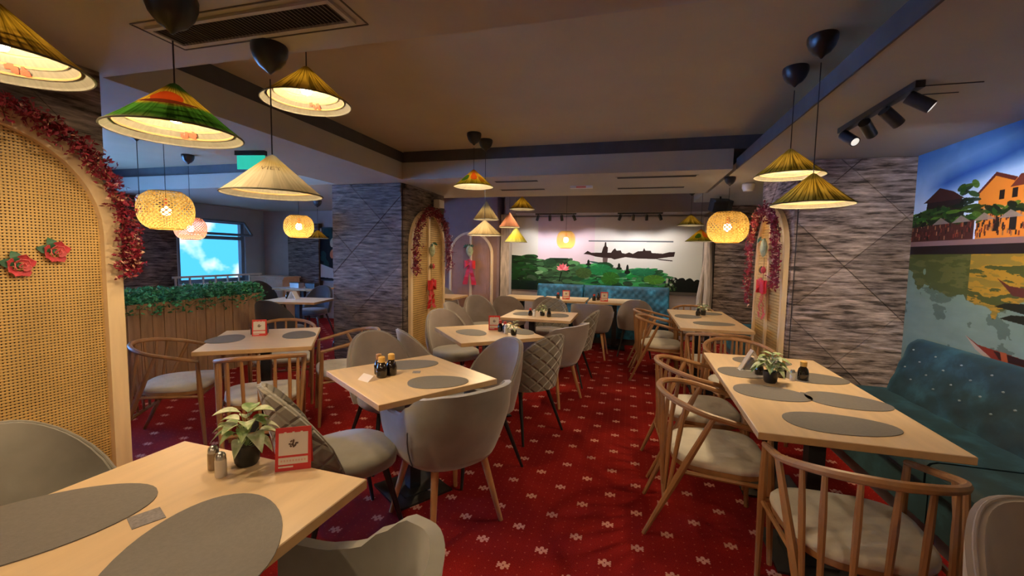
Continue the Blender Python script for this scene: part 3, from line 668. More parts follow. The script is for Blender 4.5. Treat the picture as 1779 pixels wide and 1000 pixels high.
# ------------------------------------------------------------------ cane arches
def arch_pts(r, spring, z0=.0, n=20, inset=0):
    R = r-inset; pts = [(-R, z0), (-R, spring)]
    for k in range(1, n): a = PI-PI*k/n; pts.append((R*math.cos(a), spring+R*math.sin(a)))
    return pts+[(R, spring), (R, z0)]
def cane_arch(label, loc, rz, r, spring, pitch, wood=None, cane=None, divider=True, fw=.06, depth=.045, solid=False):
    """local X along the wall, local -Y out of the wall"""
    wood = wood or M['pale_wood']; cane = cane or M['cane']
    t = thing('cane_arch', label, 'arch panel', loc, rz)
    o = arch_pts(r, spring); i = arch_pts(r, spring, inset=fw)
    n = len(o); vs = []
    for (x, z) in o: vs += [(x, -depth, z)]
    for (x, z) in i: vs += [(x, -depth, z)]
    for (x, z) in o: vs += [(x, -.002, z)]
    for (x, z) in i: vs += [(x, -.002, z)]
    fs = []
    for k in range(n-1):
        fs += [(k, n+k, n+k+1, k+1), (2*n+k, 2*n+k+1, 3*n+k+1, 3*n+k), (k, k+1, 2*n+k+1, 2*n+k), (n+k, 3*n+k, 3*n+k+1, n+k+1)]
    fs += [(0, 2*n, 3*n, n), (n-1, 2*n-1, 4*n-1, 3*n-1)]
    MB().add(vs, fs).build('arch_frame', wood, t)
    R = r-fw+.005
    def ztop(x): return spring+math.sqrt(max(0, R*R-x*x))
    weave = MB(); yc = -depth*.45; w = pitch*.56
    if solid:
        weave.add([(x, yc, z) for x, z in arch_pts(R, spring)] + [(x, yc+.008, z) for x, z in arch_pts(R, spring)], [tuple(range(n-1, -1, -1)), tuple(range(n, 2*n))]+[(k, k+1, n+k+1, n+k) for k in range(n-1)])
        p = pitch; x = -R+p
        while x < R-.01:
            weave.bb(x-w/2, x+w/2, yc-.004, yc, .02, ztop(x)); x += p
    else:
        x = -R+pitch*.5; k = 0
        while x < R:
            for q in (0,): weave.bb(x+q*pitch-w/2, x+q*pitch+w/2, yc-.001, yc+.0015, .02, ztop(x))
            x += pitch
        z = .02+pitch*.5
        while z < spring+R:
            xx = R if z < spring else math.sqrt(max(0, R*R-(z-spring)**2))
            if xx > .02:
                for q in (0,): weave.bb(-xx, xx, yc-.004, yc-.0012, z+q*pitch-w/2, z+q*pitch+w/2)
            z += pitch
    weave.build('woven_cane', cane, t, kind='stuff')
    if divider: MB().bb(-.022, .022, -depth, yc-.005, .02, ztop(.0)).build('centre_batten', wood, t)
    return t
NP = cane_arch('large cane arch with pale frame on the near left pillar, two roses on it', (-2.595, 1.10, 0), rad(90), .53, 1.52, .0135, divider=False, fw=.075, depth=.06)
MB().bb(-2.5952, -2.5945, .62, 1.58, .02, 1.55).build('backing', MT('x', (.3, .15, .08))) if False else None
cane_arch('cane arch with centre batten on the slate pillar by the middle tables', (-2.762, 5.565, 0), rad(90), .53, 1.52, .03, fw=.05)
cane_arch('cane arch with centre batten on the mauve pillar at right', (1.412, 4.95, 0), rad(-90), .47, 1.50, .03, fw=.05)
cane_arch('pale framed arch panel on the far rose-brown wall', (-2.86, 7.618, 0), 0, .43, 1.44, .03, cane=MT('rose_cane', (.36, .20, .15), .7), fw=.04, solid=True)

# ------------------------------------------------------------------ garlands of red blossom over the arches
def garland(label, origin, ud, nd, r, spring, drop_l, drop_r, n, size, a0=0, a1=180, seed=1, thick=.05):
    R_ = random.Random(seed); ud, nd, origin = Vector(ud), Vector(nd), Vector(origin); up = Vector((0, 0, 1))
    path = []
    if drop_l: path += [(-r, spring-drop_l*(1-k/6)) for k in range(6)]
    for k in range(25): a = rad(180-(a0+(a1-a0)*k/24)); path.append((r*math.cos(a), spring+r*math.sin(a)))
    if drop_r: path += [(r, spring-drop_r*k/6) for k in range(1, 7)]
    P3 = [origin+ud*x+up*z+nd*.03 for x, z in path]
    t = thing('flower_garland', label, 'garland', P3[len(P3)//2]); inv = P3[len(P3)//2]
    MB().tube([p-inv for p in P3], .005, 5).build('vine', M['twig'], t)
    mb = MB(); pale = MB(); tw = MB()
    for k in range(n):
        s = R_.random()*(len(P3)-1); i = int(s); p = P3[i].lerp(P3[i+1], s-i)
        fade = 1.0
        off = Vector((R_.gauss(0, 1), R_.gauss(0, 1), R_.gauss(0, 1)))*thick
        dn = off.dot(nd)
        if dn < 0: off -= nd*dn*1.7
        off -= up*abs(R_.gauss(0, thick*.4)); c = p+off+nd*.01-inv
        tgt = pale if R_.random() < .10 else mb
        for q in range(3):
            a = Vector((R_.gauss(0, 1), R_.gauss(0, 1), R_.gauss(0, 1))).normalized(); b = a.cross(Vector((R_.random(), R_.random(), .3))).normalized()
            L = size*(.6+.7*R_.random()); w = L*.5; e = c+a*L; m_ = c+a*L*.5
            tgt.add([c, m_+b*w*.5, e, m_-b*w*.5], [(0, 1, 2, 3)])
        if R_.random() < .12: tw.tube([p-inv, c, c+(c-(p-inv))*.3], .0018, 4)
    mb.build('blossom', M['garland'], t, kind='stuff'); pale.build('pale_blossom', M['garland_pale'], t, kind='stuff'); tw.build('side_twig', M['twig'], t, kind='stuff')
    return t
garland('dark red blossom garland over the large near left cane arch', (-2.53, 1.10, 0), (0, 1, 0), (1, 0, 0), .53, 1.52, 0, .18, 2000, .024, 0, 180, 2, .024)
garland('red blossom garland over the cane arch of the slate pillar', (-2.715, 5.565, 0), (0, 1, 0), (1, 0, 0), .52, 1.52, .32, .28, 950, .032, 0, 180, 3, .034)
garland('red blossom garland over the right cane arch beside the far right table', (1.36, 4.95, 0), (0, 1, 0), (-1, 0, 0), .46, 1.50, .30, .55, 900, .030, 0, 180, 4, .028)

def bow(label, loc, rz, s=1.0, tails=True, ornament=True, mask=True, orn_dz=.42):
    t = thing('ribbon_decoration', label, 'decoration', loc, rz)
    for sx in (-1, 1):
        mb = MB()
        mb.shell(lambda u, v: (sx*s*(.012+.075*math.sin(PI*u*.98)*(.5+.5*u)+.02*u), -s*(.012+.035*math.cos(u*PI*.9)*0+.03*math.sin(u*PI*2)*.5+.02), s*((v-.5)*(.05+.07*math.sin(PI*min(u, .95)))+.01*math.cos(u*6))),
                 lambda u, v: (sx*s*(.012+.075*math.sin(PI*u*.98)*(.5+.5*u)+.02*u), -s*(.02+.03*math.sin(u*PI*2)*.5+.035), s*((v-.5)*(.05+.07*math.sin(PI*min(u, .95)))+.01*math.cos(u*6))), 8, 4)
        sm(mb.build('bow_loop', M['bow'], t))
        mb = MB()
        for k in range(5):
            z0, z1 = -.02-.055*k, -.02-.055*(k+1); x0, x1 = sx*(.01+.012*k), sx*(.01+.012*(k+1)); w = .022+.004*k; dy = .012*math.sin(k*1.7+sx)
            mb.add([((x0-w)*s, (-.03+dy)*s, z0*s), ((x0+w)*s, (-.035+dy)*s, z0*s), ((x1+w)*s, (-.035-dy)*s, z1*s), ((x1-w)*s, (-.03-dy)*s, z1*s)], [(0, 3, 2, 1)])
        if tails: mb.build('bow_tail', M['bow'], t)
    sm(MB().lathe([(0, -.028*s), (.022*s, -.018*s), (.026*s, 0), (.022*s, .018*s), (0, .028*s)], 10, (0, -.035*s, 0)).build('bow_knot', M['bow'], t))
    for k in range(9):
        a = 2*PI*k/9; c = Vector((.028*s*math.cos(a), -.05*s, .03*s+.028*s*math.sin(a)))
        MB().lathe([(0, -.016*s), (.014*s, -.006*s), (.016*s, .004*s), (0, .016*s)], 7, c).build('blossom', M['rose_dark'], t)
    if ornament:
        mb = MB().lathe([(.001, .085*s), (.02*s, .075*s), (.045*s, .04*s), (.058*s, 0), (.05*s, -.04*s), (.03*s, -.07*s), (.001, -.09*s)], 14, (0, -.04*s, orn_dz*s), 1, .5)
        sm(mb.build('green_ornament', M['ornament'], t)); 
        for k in range(7):
            a = rad(20+k*28); c = Vector((.03*s*math.cos(a), -.06*s, (orn_dz+.06)*s)); e = c+Vector((math.cos(a)*.06, -.01, math.sin(a)*.05-.01))*s
            p = Vector((-math.sin(a), 0, math.cos(a)))*.012*s; m_ = (c+e)/2+Vector((0, -.012*s, 0))
            MB().add([c, m_+p, e, m_-p], [(0, 1, 2, 3)]).build('leaf', M['leafgreen'], t)
        MB().tube([(0, -.03*s, (orn_dz-.09)*s), (0, -.03*s, .02*s)], .002, 5).build('hanging_cord', M['twig'], t)
        for dx in (-.03, .03):
            sm(MB().lathe([(0, -.035*s), (.018*s, -.02*s), (.022*s, 0), (.016*s, .02*s), (0, .035*s)], 8, (dx*s, -.04*s, (orn_dz-.20)*s)).build('hanging_charm', M['rose_dark'] if dx > 0 else M['twig'], t))
    return t
bow('red bow with tails under a green ornament on the slate pillar arch', (-2.718, 5.56, 1.02), rad(90), 1.15)
bow('red bow with long tails and green ornament on the right cane arch', (1.366, 4.95, 1.18), rad(-90), 1.15, orn_dz=.34)
bow('dark red bow with a pale round ornament on the far arch panel', (-2.86, 7.565, 1.27), 0, 1.3, orn_dz=.19)

def rose(label, loc, rz, s=1):
    t = thing('wall_rose', label, 'flower', loc, rz)
    for k in range(13):
        ring = 0 if k < 3 else (1 if k < 7 else 2)
        a = k*2.4; rr = (.008, .022, .036)[ring]*s; sz = (.022, .028, .034)[ring]*s; tilt = (.15, .6, 1.0)[ring]
        def f(u, v, off=0):
            x = (u-.5)*sz*1.7*math.sin(PI*(.15+.8*v)); h = v*sz*1.3
            cx = rr+math.sin(tilt)*h*.9+.25*(u-.5)**2*sz*-2; cy = .012+math.cos(tilt)*h*.9+(2-ring)*.008*s
            q = Vector((cx+off, x, cy)); c_, s_ = math.cos(a), math.sin(a)
            return (q.x*c_-q.y*s_, -(q.z), q.x*s_+q.y*c_)
        mb = MB().shell(lambda u, v: f(u, v), lambda u, v: f(u, v, .002), 5, 3)
        sm(mb.build('petal', M['rose'] if ring < 2 else M['rose_dark'], t))
    for a in (110, 165):
        a = rad(a); mb = MB()
        mb.grid(lambda u, v: ((.02+.075*u)*s*math.cos(a)-(v-.5)*.055*s*math.sin(PI*u)*math.sin(a), -.006-.012*math.sin(PI*u), (.02+.075*u)*s*math.sin(a)+(v-.5)*.055*s*math.sin(PI*u)*math.cos(a)), 6, 4)
        mb.build('leaf', M['leafgreen'], t)
    MB().lathe([(0, 0), (.02*s, .002), (.012*s, .012), (0, .014)], 8).xf(Matrix.Rotation(rad(90), 4, 'X')).build('calyx', M['leafgreen'], t)
    return t
rose('pink rose with a dark leaf, right one of the two on the near cane arch', (-2.565, 1.372, 1.428), rad(90), .72)
rose('pink rose at the left frame edge, lower of the two on the near cane arch', (-2.565, 1.248, 1.367), rad(90), .72)

# ------------------------------------------------------------------ planter divider
t = thing('planter_box', 'waist-high timber plank planter divider left of the slate pillar, full of greenery', 'planter', (-4.65, 3.4, 0))
MB().bb(-.36, -.03, -1.2, 1.16, .04, .86).build('box_core', M['soil'], t)
y = -1.2; k = 0; planks = []
while y < 1.2:
    w = .115; 
    p = MB().bb(-.028, -.006*random.random(), y+.003, min(y+w-.003, 1.2), .0, .9).build('plank', M['plank'], t); y += w
for s in range(3): MB().bb(-.36+s*.115, -.36+s*.115+.11, 1.165, 1.19, 0, .9).build('plank', M['plank'], t)
lf = MB(); R_ = random.Random(9)
for k in range(5200):
    c = Vector((-.36+R_.random()*.40, -1.2+R_.random()*2.42, .86+R_.random()*.17)); 
    if c.x > -.02: c.z -= R_.random()*.10
    a = Vector((R_.gauss(.1, 1), R_.gauss(0, 1), R_.gauss(.5, .6))).normalized(); b = a.cross(Vector((R_.random()-.5, R_.random()-.5, 1))).normalized(); L = .03+.025*R_.random(); w = L*.42
    e = c+a*L; m_ = c+a*L*.45+a.cross(b)*.004; lf.add([c, m_+b*w, e, m_-b*w], [(0, 1, 2, 3)])
fo = lf.build('foliage', M['ivy'], t, kind='stuff')
t = thing('balustrade', 'thin white railing in front of the daylit window', 'railing', (-7.75, 6.7, 0))
MB().bb(-.02, .02, -.95, .95, .93, .965).build('top_rail', M['rail_white'], t)
for k in range(8): MB().bb(-.012, .012, -.9+k*.257-.012, -.9+k*.257+.012, 0, .93).build('baluster', M['rail_white'], t)
t = thing('side_cabinet', 'pale wooden two-door cabinet against the left room back wall', 'cabinet', (-7.35, 7.6, 0))
MB().bb(-.42, .42, -.2, .25, 0, .88).bb(-.44, .44, -.22, .27, .88, .91).build('body', M['cabinet_wood'], t)
for s in (-1, 1):
    d = MB().bb(-.2, .2, -.015, 0, -.39, .39).build('door', M['cabinet_wood'], t, loc=(s*.205, -.2, .46)); MB().tube([(-s*.16, -.03, -.05), (-s*.16, -.03, .05)], .006, 6).build('handle', M['steel'], d)

# ------------------------------------------------------------------ teal benches
def tuft(u, v, nu, nv, d):
    a, b = u*nu, v*nv
    best = 9
    for i in (math.floor(a), math.floor(a)+1):
        for j in (math.floor(b), math.floor(b)+1):
            best = min(best, math.hypot(a-i, b-j))
            best = min(best, math.hypot(a-i-.5, b-j-.5))
    return d*(1-math.exp(-(best*2.6)**2))
def bench(label, loc, rz, L, mat, zseat=.43, ztop=.83, depth=.5, lean=.14, nt_=6, rows=3, buttons=True, back_from=.52, td=.03, res=5):
    """local X along the bench, local -Y toward the sitter, origin at the wall line"""
    t = thing('bench_seat', label, 'bench', loc, rz)
    MB().bb(-L/2, L/2, -depth-lean-.12, -.04, .10, zseat-.14).build('base', mat, t); MB().bb(-L/2+.02, L/2-.02, -depth-lean-.09, -.06, 0, .10).build('plinth', M['dark_fabric'], t)
    yb, yf = -lean-.12, -depth-lean-.14
    def seat_p(u, v): # rounded front cushion
        q = v*PI*.5*1.0
        return None
    prof = [(yb+.03, zseat-.14), (yb+.03, zseat), (yf+.05, zseat+.005), (yf+.02, zseat-.005), (yf, zseat-.03), (yf, zseat-.11), (yf+.015, zseat-.14)]
    mb = MB(); n = len(prof)
    for sx in (-L/2+.004, L/2-.004): mb.v += [(sx, y, z) for y, z in prof]
    mb.f += [tuple(range(n)), tuple(range(2*n-1, n-1, -1))]+[(k, n+k, n+(k+1) % n, (k+1) % n) for k in range(n)]; mb.mi = [0]*len(mb.f)
    sm(mb.build('seat_cushion', mat, t), 35)
    th = .11
    def yl(v): return -th-lean*(1-v)
    def fo_(u, v):
        if v > .9: rr = (v-.9)/.1; top = .5*(1-math.cos(rr*PI/2))*.0+rr*rr*.035
        else: top = 0
        e = min(u, 1-u)*L; edge = .03*max(0, 1-e/.03)**2
        return ((u-.5)*L, yl(v)-tuft(u, min(v, .93)*1.0, nt_, rows, td)+td*.2+top+edge, zseat+(ztop-zseat)*v)
    def fi_(u, v): return ((u-.5)*L, yl(v)+th-.01, zseat+(ztop-zseat)*v)
    nu, nv = max(12, int(nt_*res)), max(8, int(rows*res))
    b = sm(MB().shell(fo_, fi_, nu, nv).build('tufted_back', mat, t, weld=True), 50)
    if buttons:
        for i in range(0, nt_+1):
            for j in range(1, rows):
                for (uu, vv) in ((i/nt_, j/rows), ((i+.5)/nt_, (j+.5)/rows)):
                    if .02 < uu < .98 and vv < .95:
                        p = fo_(uu, vv); MB().lathe([(0, -.007), (.008, -.003), (.009, .003), (0, .007)], 8, (p[0], p[1]-.003, p[2])).build('button', M['button'], b)
    return t
bench('teal velvet tufted bench under the river mural, module nearest the mauve pillar', (2.28, 3.37, 0), rad(-90), 1.50, M['teal'], nt_=6, rows=3, ztop=.84, td=.02)
bench('teal velvet tufted bench module cut by the right edge of the frame', (2.28, 1.55, 0), rad(-90), 2.12, M['teal'], nt_=9, rows=3, ztop=.86, td=.02)
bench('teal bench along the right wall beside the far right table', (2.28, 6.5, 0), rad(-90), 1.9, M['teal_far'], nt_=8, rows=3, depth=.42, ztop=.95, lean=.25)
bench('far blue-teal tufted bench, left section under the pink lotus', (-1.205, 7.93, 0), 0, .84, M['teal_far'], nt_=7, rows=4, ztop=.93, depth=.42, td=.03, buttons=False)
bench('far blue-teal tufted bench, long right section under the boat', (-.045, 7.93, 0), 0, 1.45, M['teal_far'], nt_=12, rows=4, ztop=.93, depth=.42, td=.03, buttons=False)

# ------------------------------------------------------------------ chairs
def facing(deg): return rad(deg-90)      # local +Y faces this direction
def spindle_chair(label, loc, rz, group):
    t = thing('spindle_chair', label, 'chair', loc, rz, group)
    def rail(s):          # s -1..1 round the hoop, from left arm tip over the back to right arm tip
        a = s*rad(112); x = .28*math.sin(a); y = -.02-.265*math.cos(a)
        if abs(s) > .72:
            k = (abs(s)-.72)/.28; a0 = rad(112)*.72; x0, y0 = .28*math.sin(a0), -.02-.265*math.cos(a0); x = math.copysign(x0+(.258-x0)*k, s); y = y0+(.215-y0)*k
        z = .745-.115*min(1, max(0, (y+.28)/.5))
        return Vector((x, y, z))
    pts = [rail(-1+k/22) for k in range(45)]
    rs = [.0125+.005*(1-abs(-1+k/22))**.5 for k in range(45)]
    sm(MB().tube(pts, rs, 8).build('top_rail', M['chair_wood'], t))
    for s in (-1, 1):
        a = Vector((s*.257, .205, .625)); b = Vector((s*.250, .235, .0))
        sm(MB().tube([a, a.lerp(b, .35), b], [.013, .019, .012], 8).build('leg', M['chair_wood'], t))
        a = rail(s*.74); a.z -= .004; b = Vector((s*.20, -.34, 0))
        sm(MB().tube([a, a.lerp(b, .5), b], [.013, .019, .011], 8).build('leg', M['chair_wood'], t))
        a = Vector((s*.253, .215, .37)); q = rail(s*.74); b2 = Vector((s*.20, -.34, 0)); m_ = q.lerp(b2, .44)
        sm(MB().tube([a, m_], .011, 6).build('side_rail', M['chair_wood'], t))
    q = rail(.74); b2 = Vector((.20, -.34, 0)); st = q.lerp(b2, .68)
    A, B = Vector((-st.x, st.y, st.z)), Vector((st.x, st.y, st.z))
    sm(MB().tube([A, B], .013, 8).build('stretcher', M['chair_wood'], t))
    sm(MB().tube([(-.252, .214, .38), (.252, .214, .38)], .012, 8).build('front_rail', M['chair_wood'], t))
    for k in range(5):
        s = (-.36, -.18, 0, .18, .36)[k]; a = rail(s); b = A.lerp(B, .5+s/.36*.40)
        sm(MB().tube([a, a.lerp(b, .3), b], [.009, .0125, .009], 7).build('spindle', M['chair_wood'], t))
    for s in (-.50, .50):
        a = rail(s); b = rail(math.copysign(.74, s)).lerp(Vector((math.copysign(.20, s), -.34, 0)), .64)
        sm(MB().tube([a, a.lerp(b, .3), b], [.009, .0125, .009], 7).build('spindle', M['chair_wood'], t))
    def outline(q):       # rounded trapezoid seat
        x = math.copysign(abs(math.cos(q))**.62, math.cos(q))*.235; y = math.copysign(abs(math.sin(q))**.62, math.sin(q))*.225
        return x*(1+.12*(y/.225)), y+.01
    lay = [(.93, .385), (1.0, .398), (1.0, .412)]; N = 32; mb = MB(); vs = []
    def cap(layers, mat, name, par):
        mb = MB(); vs = []
        for sc, z in layers:
            for k in range(N): x, y = outline(2*PI*k/N); vs.append((x*sc, y*sc, z))
        fs = [tuple(range(N-1, -1, -1)), tuple((len(layers)-1)*N+k for k in range(N))]
        for l in range(len(layers)-1):
            for k in range(N): j = (k+1) % N; fs.append((l*N+k, l*N+j, (l+1)*N+j, (l+1)*N+k))
        mb.add(vs, fs); return sm(mb.build(name, mat, par), 50)
    cap([(.94, .375), (1.0, .385), (1.0, .408)], M['chair_wood'], 'seat_frame', t)
    cap([(1.0, .409), (1.03, .42), (1.03, .435), (.99, .448), (.85, .456), (.5, .459)], M['cushion'], 'seat_cushion', t)
    return t
def spindle_at(x, y, deg, label, group, _p=[]):
    if not _p: _p.append(spindle_chair(label, (x, y, 0), facing(deg), group)); return _p[0]
    return dup(_p[0], (x, y, 0), facing(deg), label, group)
RT = 'wooden spindle chairs at the right tables'; LT = 'wooden spindle chairs at the left table'
spindle_at(.47, 2.47, -2, 'wooden spindle chair with cream seat, nearest on the left side of the long right table', RT)
spindle_at(.49, 3.12, 4, 'wooden spindle chair, second on the left side of the long right table', RT)
spindle_at(.92, 3.86, -74, 'wooden spindle chair facing the camera at the far end of the long right table', RT)
spindle_at(.86, 1.87, 88, 'wooden spindle chair seen from behind at the near end of the long right table', RT)
spindle_at(.39, 5.38, 0, 'wooden spindle chair, nearer one on the left side of the far right table', RT)
spindle_at(.37, 6.00, 2, 'wooden spindle chair, further one on the left side of the far right table', RT)
spindle_at(.86, 4.60, 88, 'wooden spindle chair tucked under the near end of the far right table', RT)
spindle_at(.90, 6.55, -90, 'wooden spindle chair behind the far end of the far right table', RT)
spindle_at(-3.33, 2.50, 32, 'wooden spindle chair in front of the planter at the left table', LT)
spindle_at(-2.52, 2.48, 130, 'wooden spindle chair seen from behind at the near edge of the left table', LT)
spindle_at(-2.42, 3.28, 222, 'wooden spindle chair between the left table and the slate pillar', LT)
spindle_at(-3.22, 3.42, -52, 'wooden spindle chair mostly hidden behind the left table', LT)

def seat_pad(mb, w, d, z0, z1, yc=0, pw=.75, N=28):
    lay = [(.90, z0), (.98, z0+.012), (1.0, (z0+z1)/2), (.97, z1-.014), (.86, z1), (.4, z1+.004)]
    vs = []; fs = []
    for sc, z in lay:
        for k in range(N):
            q = 2*PI*k/N; vs.append((math.copysign(abs(math.cos(q))**pw, math.cos(q))*w/2*sc, yc+math.copysign(abs(math.sin(q))**pw, math.sin(q))*d/2*sc, z))
    fs = [tuple(range(N-1, -1, -1)), tuple((len(lay)-1)*N+k for k in range(N))]
    for l in range(len(lay)-1):
        for k in range(N): j = (k+1) % N; fs.append((l*N+k, l*N+j, (l+1)*N+j, (l+1)*N+k))
    return mb.add(vs, fs)
def back_side(kind):
    """inner/outer surface of a wrapped side-chair back; u round the sitter, v upward"""
    A, hw, ztop, zb = rad(86), .235, .845, .40
    def f(u, v, off):
        s = 2*u-1; a = s*A; prof = (1-abs(s)**2.4)**.62 if abs(s) < 1 else 0
        zt = zb+.045+(ztop-zb-.045)*prof; z = zb+(zt-zb)*v
        k = (z-zb)/(ztop-zb)
        w = hw*(.90+.10*math.sin(PI*min(1, k*1.1))); 
        x = (w+off)*math.sin(a)/math.sin(A)*.98; y = -.02-(.235+off)*math.cos(a*.98)**.75-.085*k**1.3
        return (x, y, z)
    return (lambda u, v: f(u, v, 0)), (lambda u, v: f(u, v, .032+.006*math.sin(PI*v)))
def grey_chair(label, loc, rz, group, back='quilt', fab='grey_velvet', leg='black_metal'):
    t = thing('velvet_chair', label, 'chair', loc, rz, group)
    fi, fo = back_side(0)
    sm(MB().shell(fi, fo, 26, 12).build('backrest', M[back], t, weld=True), 60)
    sm(seat_pad(MB(), .46, .46, .385, .475, .02, .8).build('seat', M[fab], t), 60)
    pts = []
    for k in range(27): p = Vector(fo(k/26, 1)); q = Vector(fi(k/26, 1)); pts.append((p+q)/2+Vector((0, 0, .002)))
    sm(MB().tube(pts, .005, 6).build('piping', M[fab], t))
    for sx in (-1, 1):
        for sy in (-1, 1):
            sm(MB().tube([(sx*.15, sy*.14+.01, .39), (sx*.235, sy*.235+(.0 if sy > 0 else -.02), 0)], [.017, .009], 8).build('leg', M[leg], t))
    MB().bb(-.17, .17, -.14, .16, .375, .388).build('seat_frame', M['black_metal'], t)
    return t
def armchair(label, loc, rz, group, fab='grey_velvet', leg='leg_wood'):
    t = thing('velvet_armchair', label, 'armchair', loc, rz, group)
    H = [(-1, .645), (-.80, .64), (-.66, .655), (-.56, .72), (-.46, .77), (-.25, .790), (0, .795)]
    def ztop(s):
        s = -abs(s)
        for (a, b), (c, d) in zip(H, H[1:]):
            if a <= s <= c:
                k = (s-a)/(c-a); k = k*k*(3-2*k); return b+(d-b)*k
        return .795
    def path(s):   # U plan: arms forward to y=.20
        a = abs(s)
        if a < .62: q = a/.62*rad(90); x, y = .265*math.sin(q)**.85, -.03-.235*math.cos(q)**.85
        else: k = (a-.62)/.38; x, y = .265-.005*k, -.03+.23*k
        return math.copysign(x, s), y
    def f(u, v, off):
        s = (2*u-1); x, y = path(s); zt = ztop(s); zb = .385; z = zb+(zt-zb)*v; k = (z-zb)/.42
        sc = .78+.22*min(1, k*1.6)**.7
        n = Vector((x, y+.03, 0)); n = n.normalized() if n.length > 0 else Vector((0, -1, 0))
        if abs(s) > .62: n = Vector((math.copysign(1, s), 0, 0))
        bow_ = off*(1+.25*math.sin(PI*v))
        lean = -.06*max(0, k)**1.4*(1 if abs(s) < .62 else 1-(abs(s)-.62)/.38)
        return (x*sc+n.x*bow_, y*sc+n.y*bow_+lean, z)
    sm(MB().shell(lambda u, v: f(u, v, 0), lambda u, v: f(u, v, .034), 44, 12).build('shell', M[fab], t, weld=True), 70)
    sm(seat_pad(MB(), .46, .48, .375, .475, .01, .75).build('seat', M[fab], t), 60)
    MB().bb(-.16, .16, -.15, .15, .355, .385).build('seat_frame', M['black_metal'], t)
    for s in (-1, 1):
        pts = [Vector(f(.5+s*.31, v, .0475+.011*math.sin(PI*v)))+Vector((s*.002, 0, 0)) for v in (.35, .5, .65, .8)]
        MB().tube([Vector(f(.5+s*(.27-.02*v), v, .035+.0095*math.sin(PI*v))) for v in (.02, .15, .3, .45, .6)], .0035, 5).build('seam', M['dark_fabric'], t)
    for sx in (-1, 1):
        for sy in (-1, 1):
            sm(MB().tube([(sx*.15, sy*.14, .36), (sx*.215, sy*.225, 0)], [.021, .012], 9).build('leg', M[leg], t))
    return t
MG = 'grey velvet chairs round the middle tables'; BG = 'grey velvet chairs along the far bench tables'
g1 = grey_chair('grey quilted-back chair with black legs, left of the middle square table', (-1.355, 1.815, 0), facing(54), MG)
a1 = armchair('grey velvet armchair with wooden legs seen from behind at the middle square table', (-.935, 2.12, 0), facing(146), MG)
g3 = grey_chair('smooth grey velvet chair right of the middle square table, black legs', (-1.0, 2.72, 0), facing(-126), MG, back='grey_velvet2')
dup(g3, (-1.62, 2.70, 0), facing(-34), 'olive-grey velvet chair behind the middle square table beside the slate pillar', MG)
dup(g3, (-1.50, 3.29, 0), facing(48), 'blue-lit velvet chair edge in front of the slate pillar arch', MG)
gq = grey_chair('taupe quilted chair with black legs at the right of the second middle table', (-.83, 3.42, 0), facing(150), MG, fab='grey_velvet2')
a7 = armchair('taupe armchair with wooden legs beside the third middle table', (-.72, 4.25, 0), facing(158), MG, fab='grey_velvet2')
dup(gq, (-.67, 4.95, 0), facing(172), 'taupe chair with black legs furthest right beside the third middle table', MG)
dup(g3, (-1.72, 4.12, 0), facing(-38), 'beige velvet chair behind the second middle table', MG)
dup(g3, (-1.84, 4.95, 0), facing(-8), 'blue-lit velvet chair seen edge-on left of the third middle table', MG)
dup(g3, (-1.95, 5.75, 0), facing(-45), 'grey velvet chair beyond the third middle table, below the far arch panel', MG)
dup(gq, (-1.02, 5.68, 0), facing(-90), 'beige quilted chair facing the camera behind the third middle table', MG)
dup(a7, (-.49, 6.30, 0), facing(88), 'grey armchair with pale legs seen from behind at the far bench tables', BG)
dup(g3, (.11, 6.64, 0), facing(90), 'grey chair with dark legs at the right end of the far bench tables', BG)
dup(g3, (-1.16, 6.52, 0), facing(90), 'brown-grey chair seen from behind at the far bench tables under the pink lotus', BG)
dup(g3, (-1.75, 6.42, 0), facing(92), 'grey chair seen from behind at the left end of the far bench tables', BG)
grey_chair('large grey velvet chair back at the left frame edge beside the near left table', (-1.72, .93, 0), facing(8), MG, back='grey_velvet')
dup(a1, (-.70, .69, 0), facing(184), 'pale grey armchair cut by the bottom edge beside the near left table', MG)
grey_chair('brown-grey chair with piped back in the bottom right corner', (1.06, 1.03, 0), facing(-78), MG, back='grey_velvet2', fab='grey_velvet2')
dk = grey_chair('charcoal fabric chair seen from behind in the left daylit room', (-4.30, 4.58, 0), facing(98), 'dark chairs in the left daylit room', back='dark_fabric', fab='dark_fabric')
dup(dk, (-4.22, 5.90, 0), facing(200), 'charcoal chair half hidden by the slate pillar in the left room', 'dark chairs in the left daylit room')
dup(dk, (-5.2, 6.2, 0), facing(-80), 'charcoal chair beyond the white-topped table in the left room', 'dark chairs in the left daylit room')
dup(dk, (-6.80, 6.95, 0), facing(0), 'charcoal chair near the back wall of the left room', 'dark chairs in the left daylit room')
dup(g3, (-3.03, 7.2, 0), facing(-20), 'blue-lit grey chair in the gap between the slate pillar and far arch panel', 'chairs at the gap table')

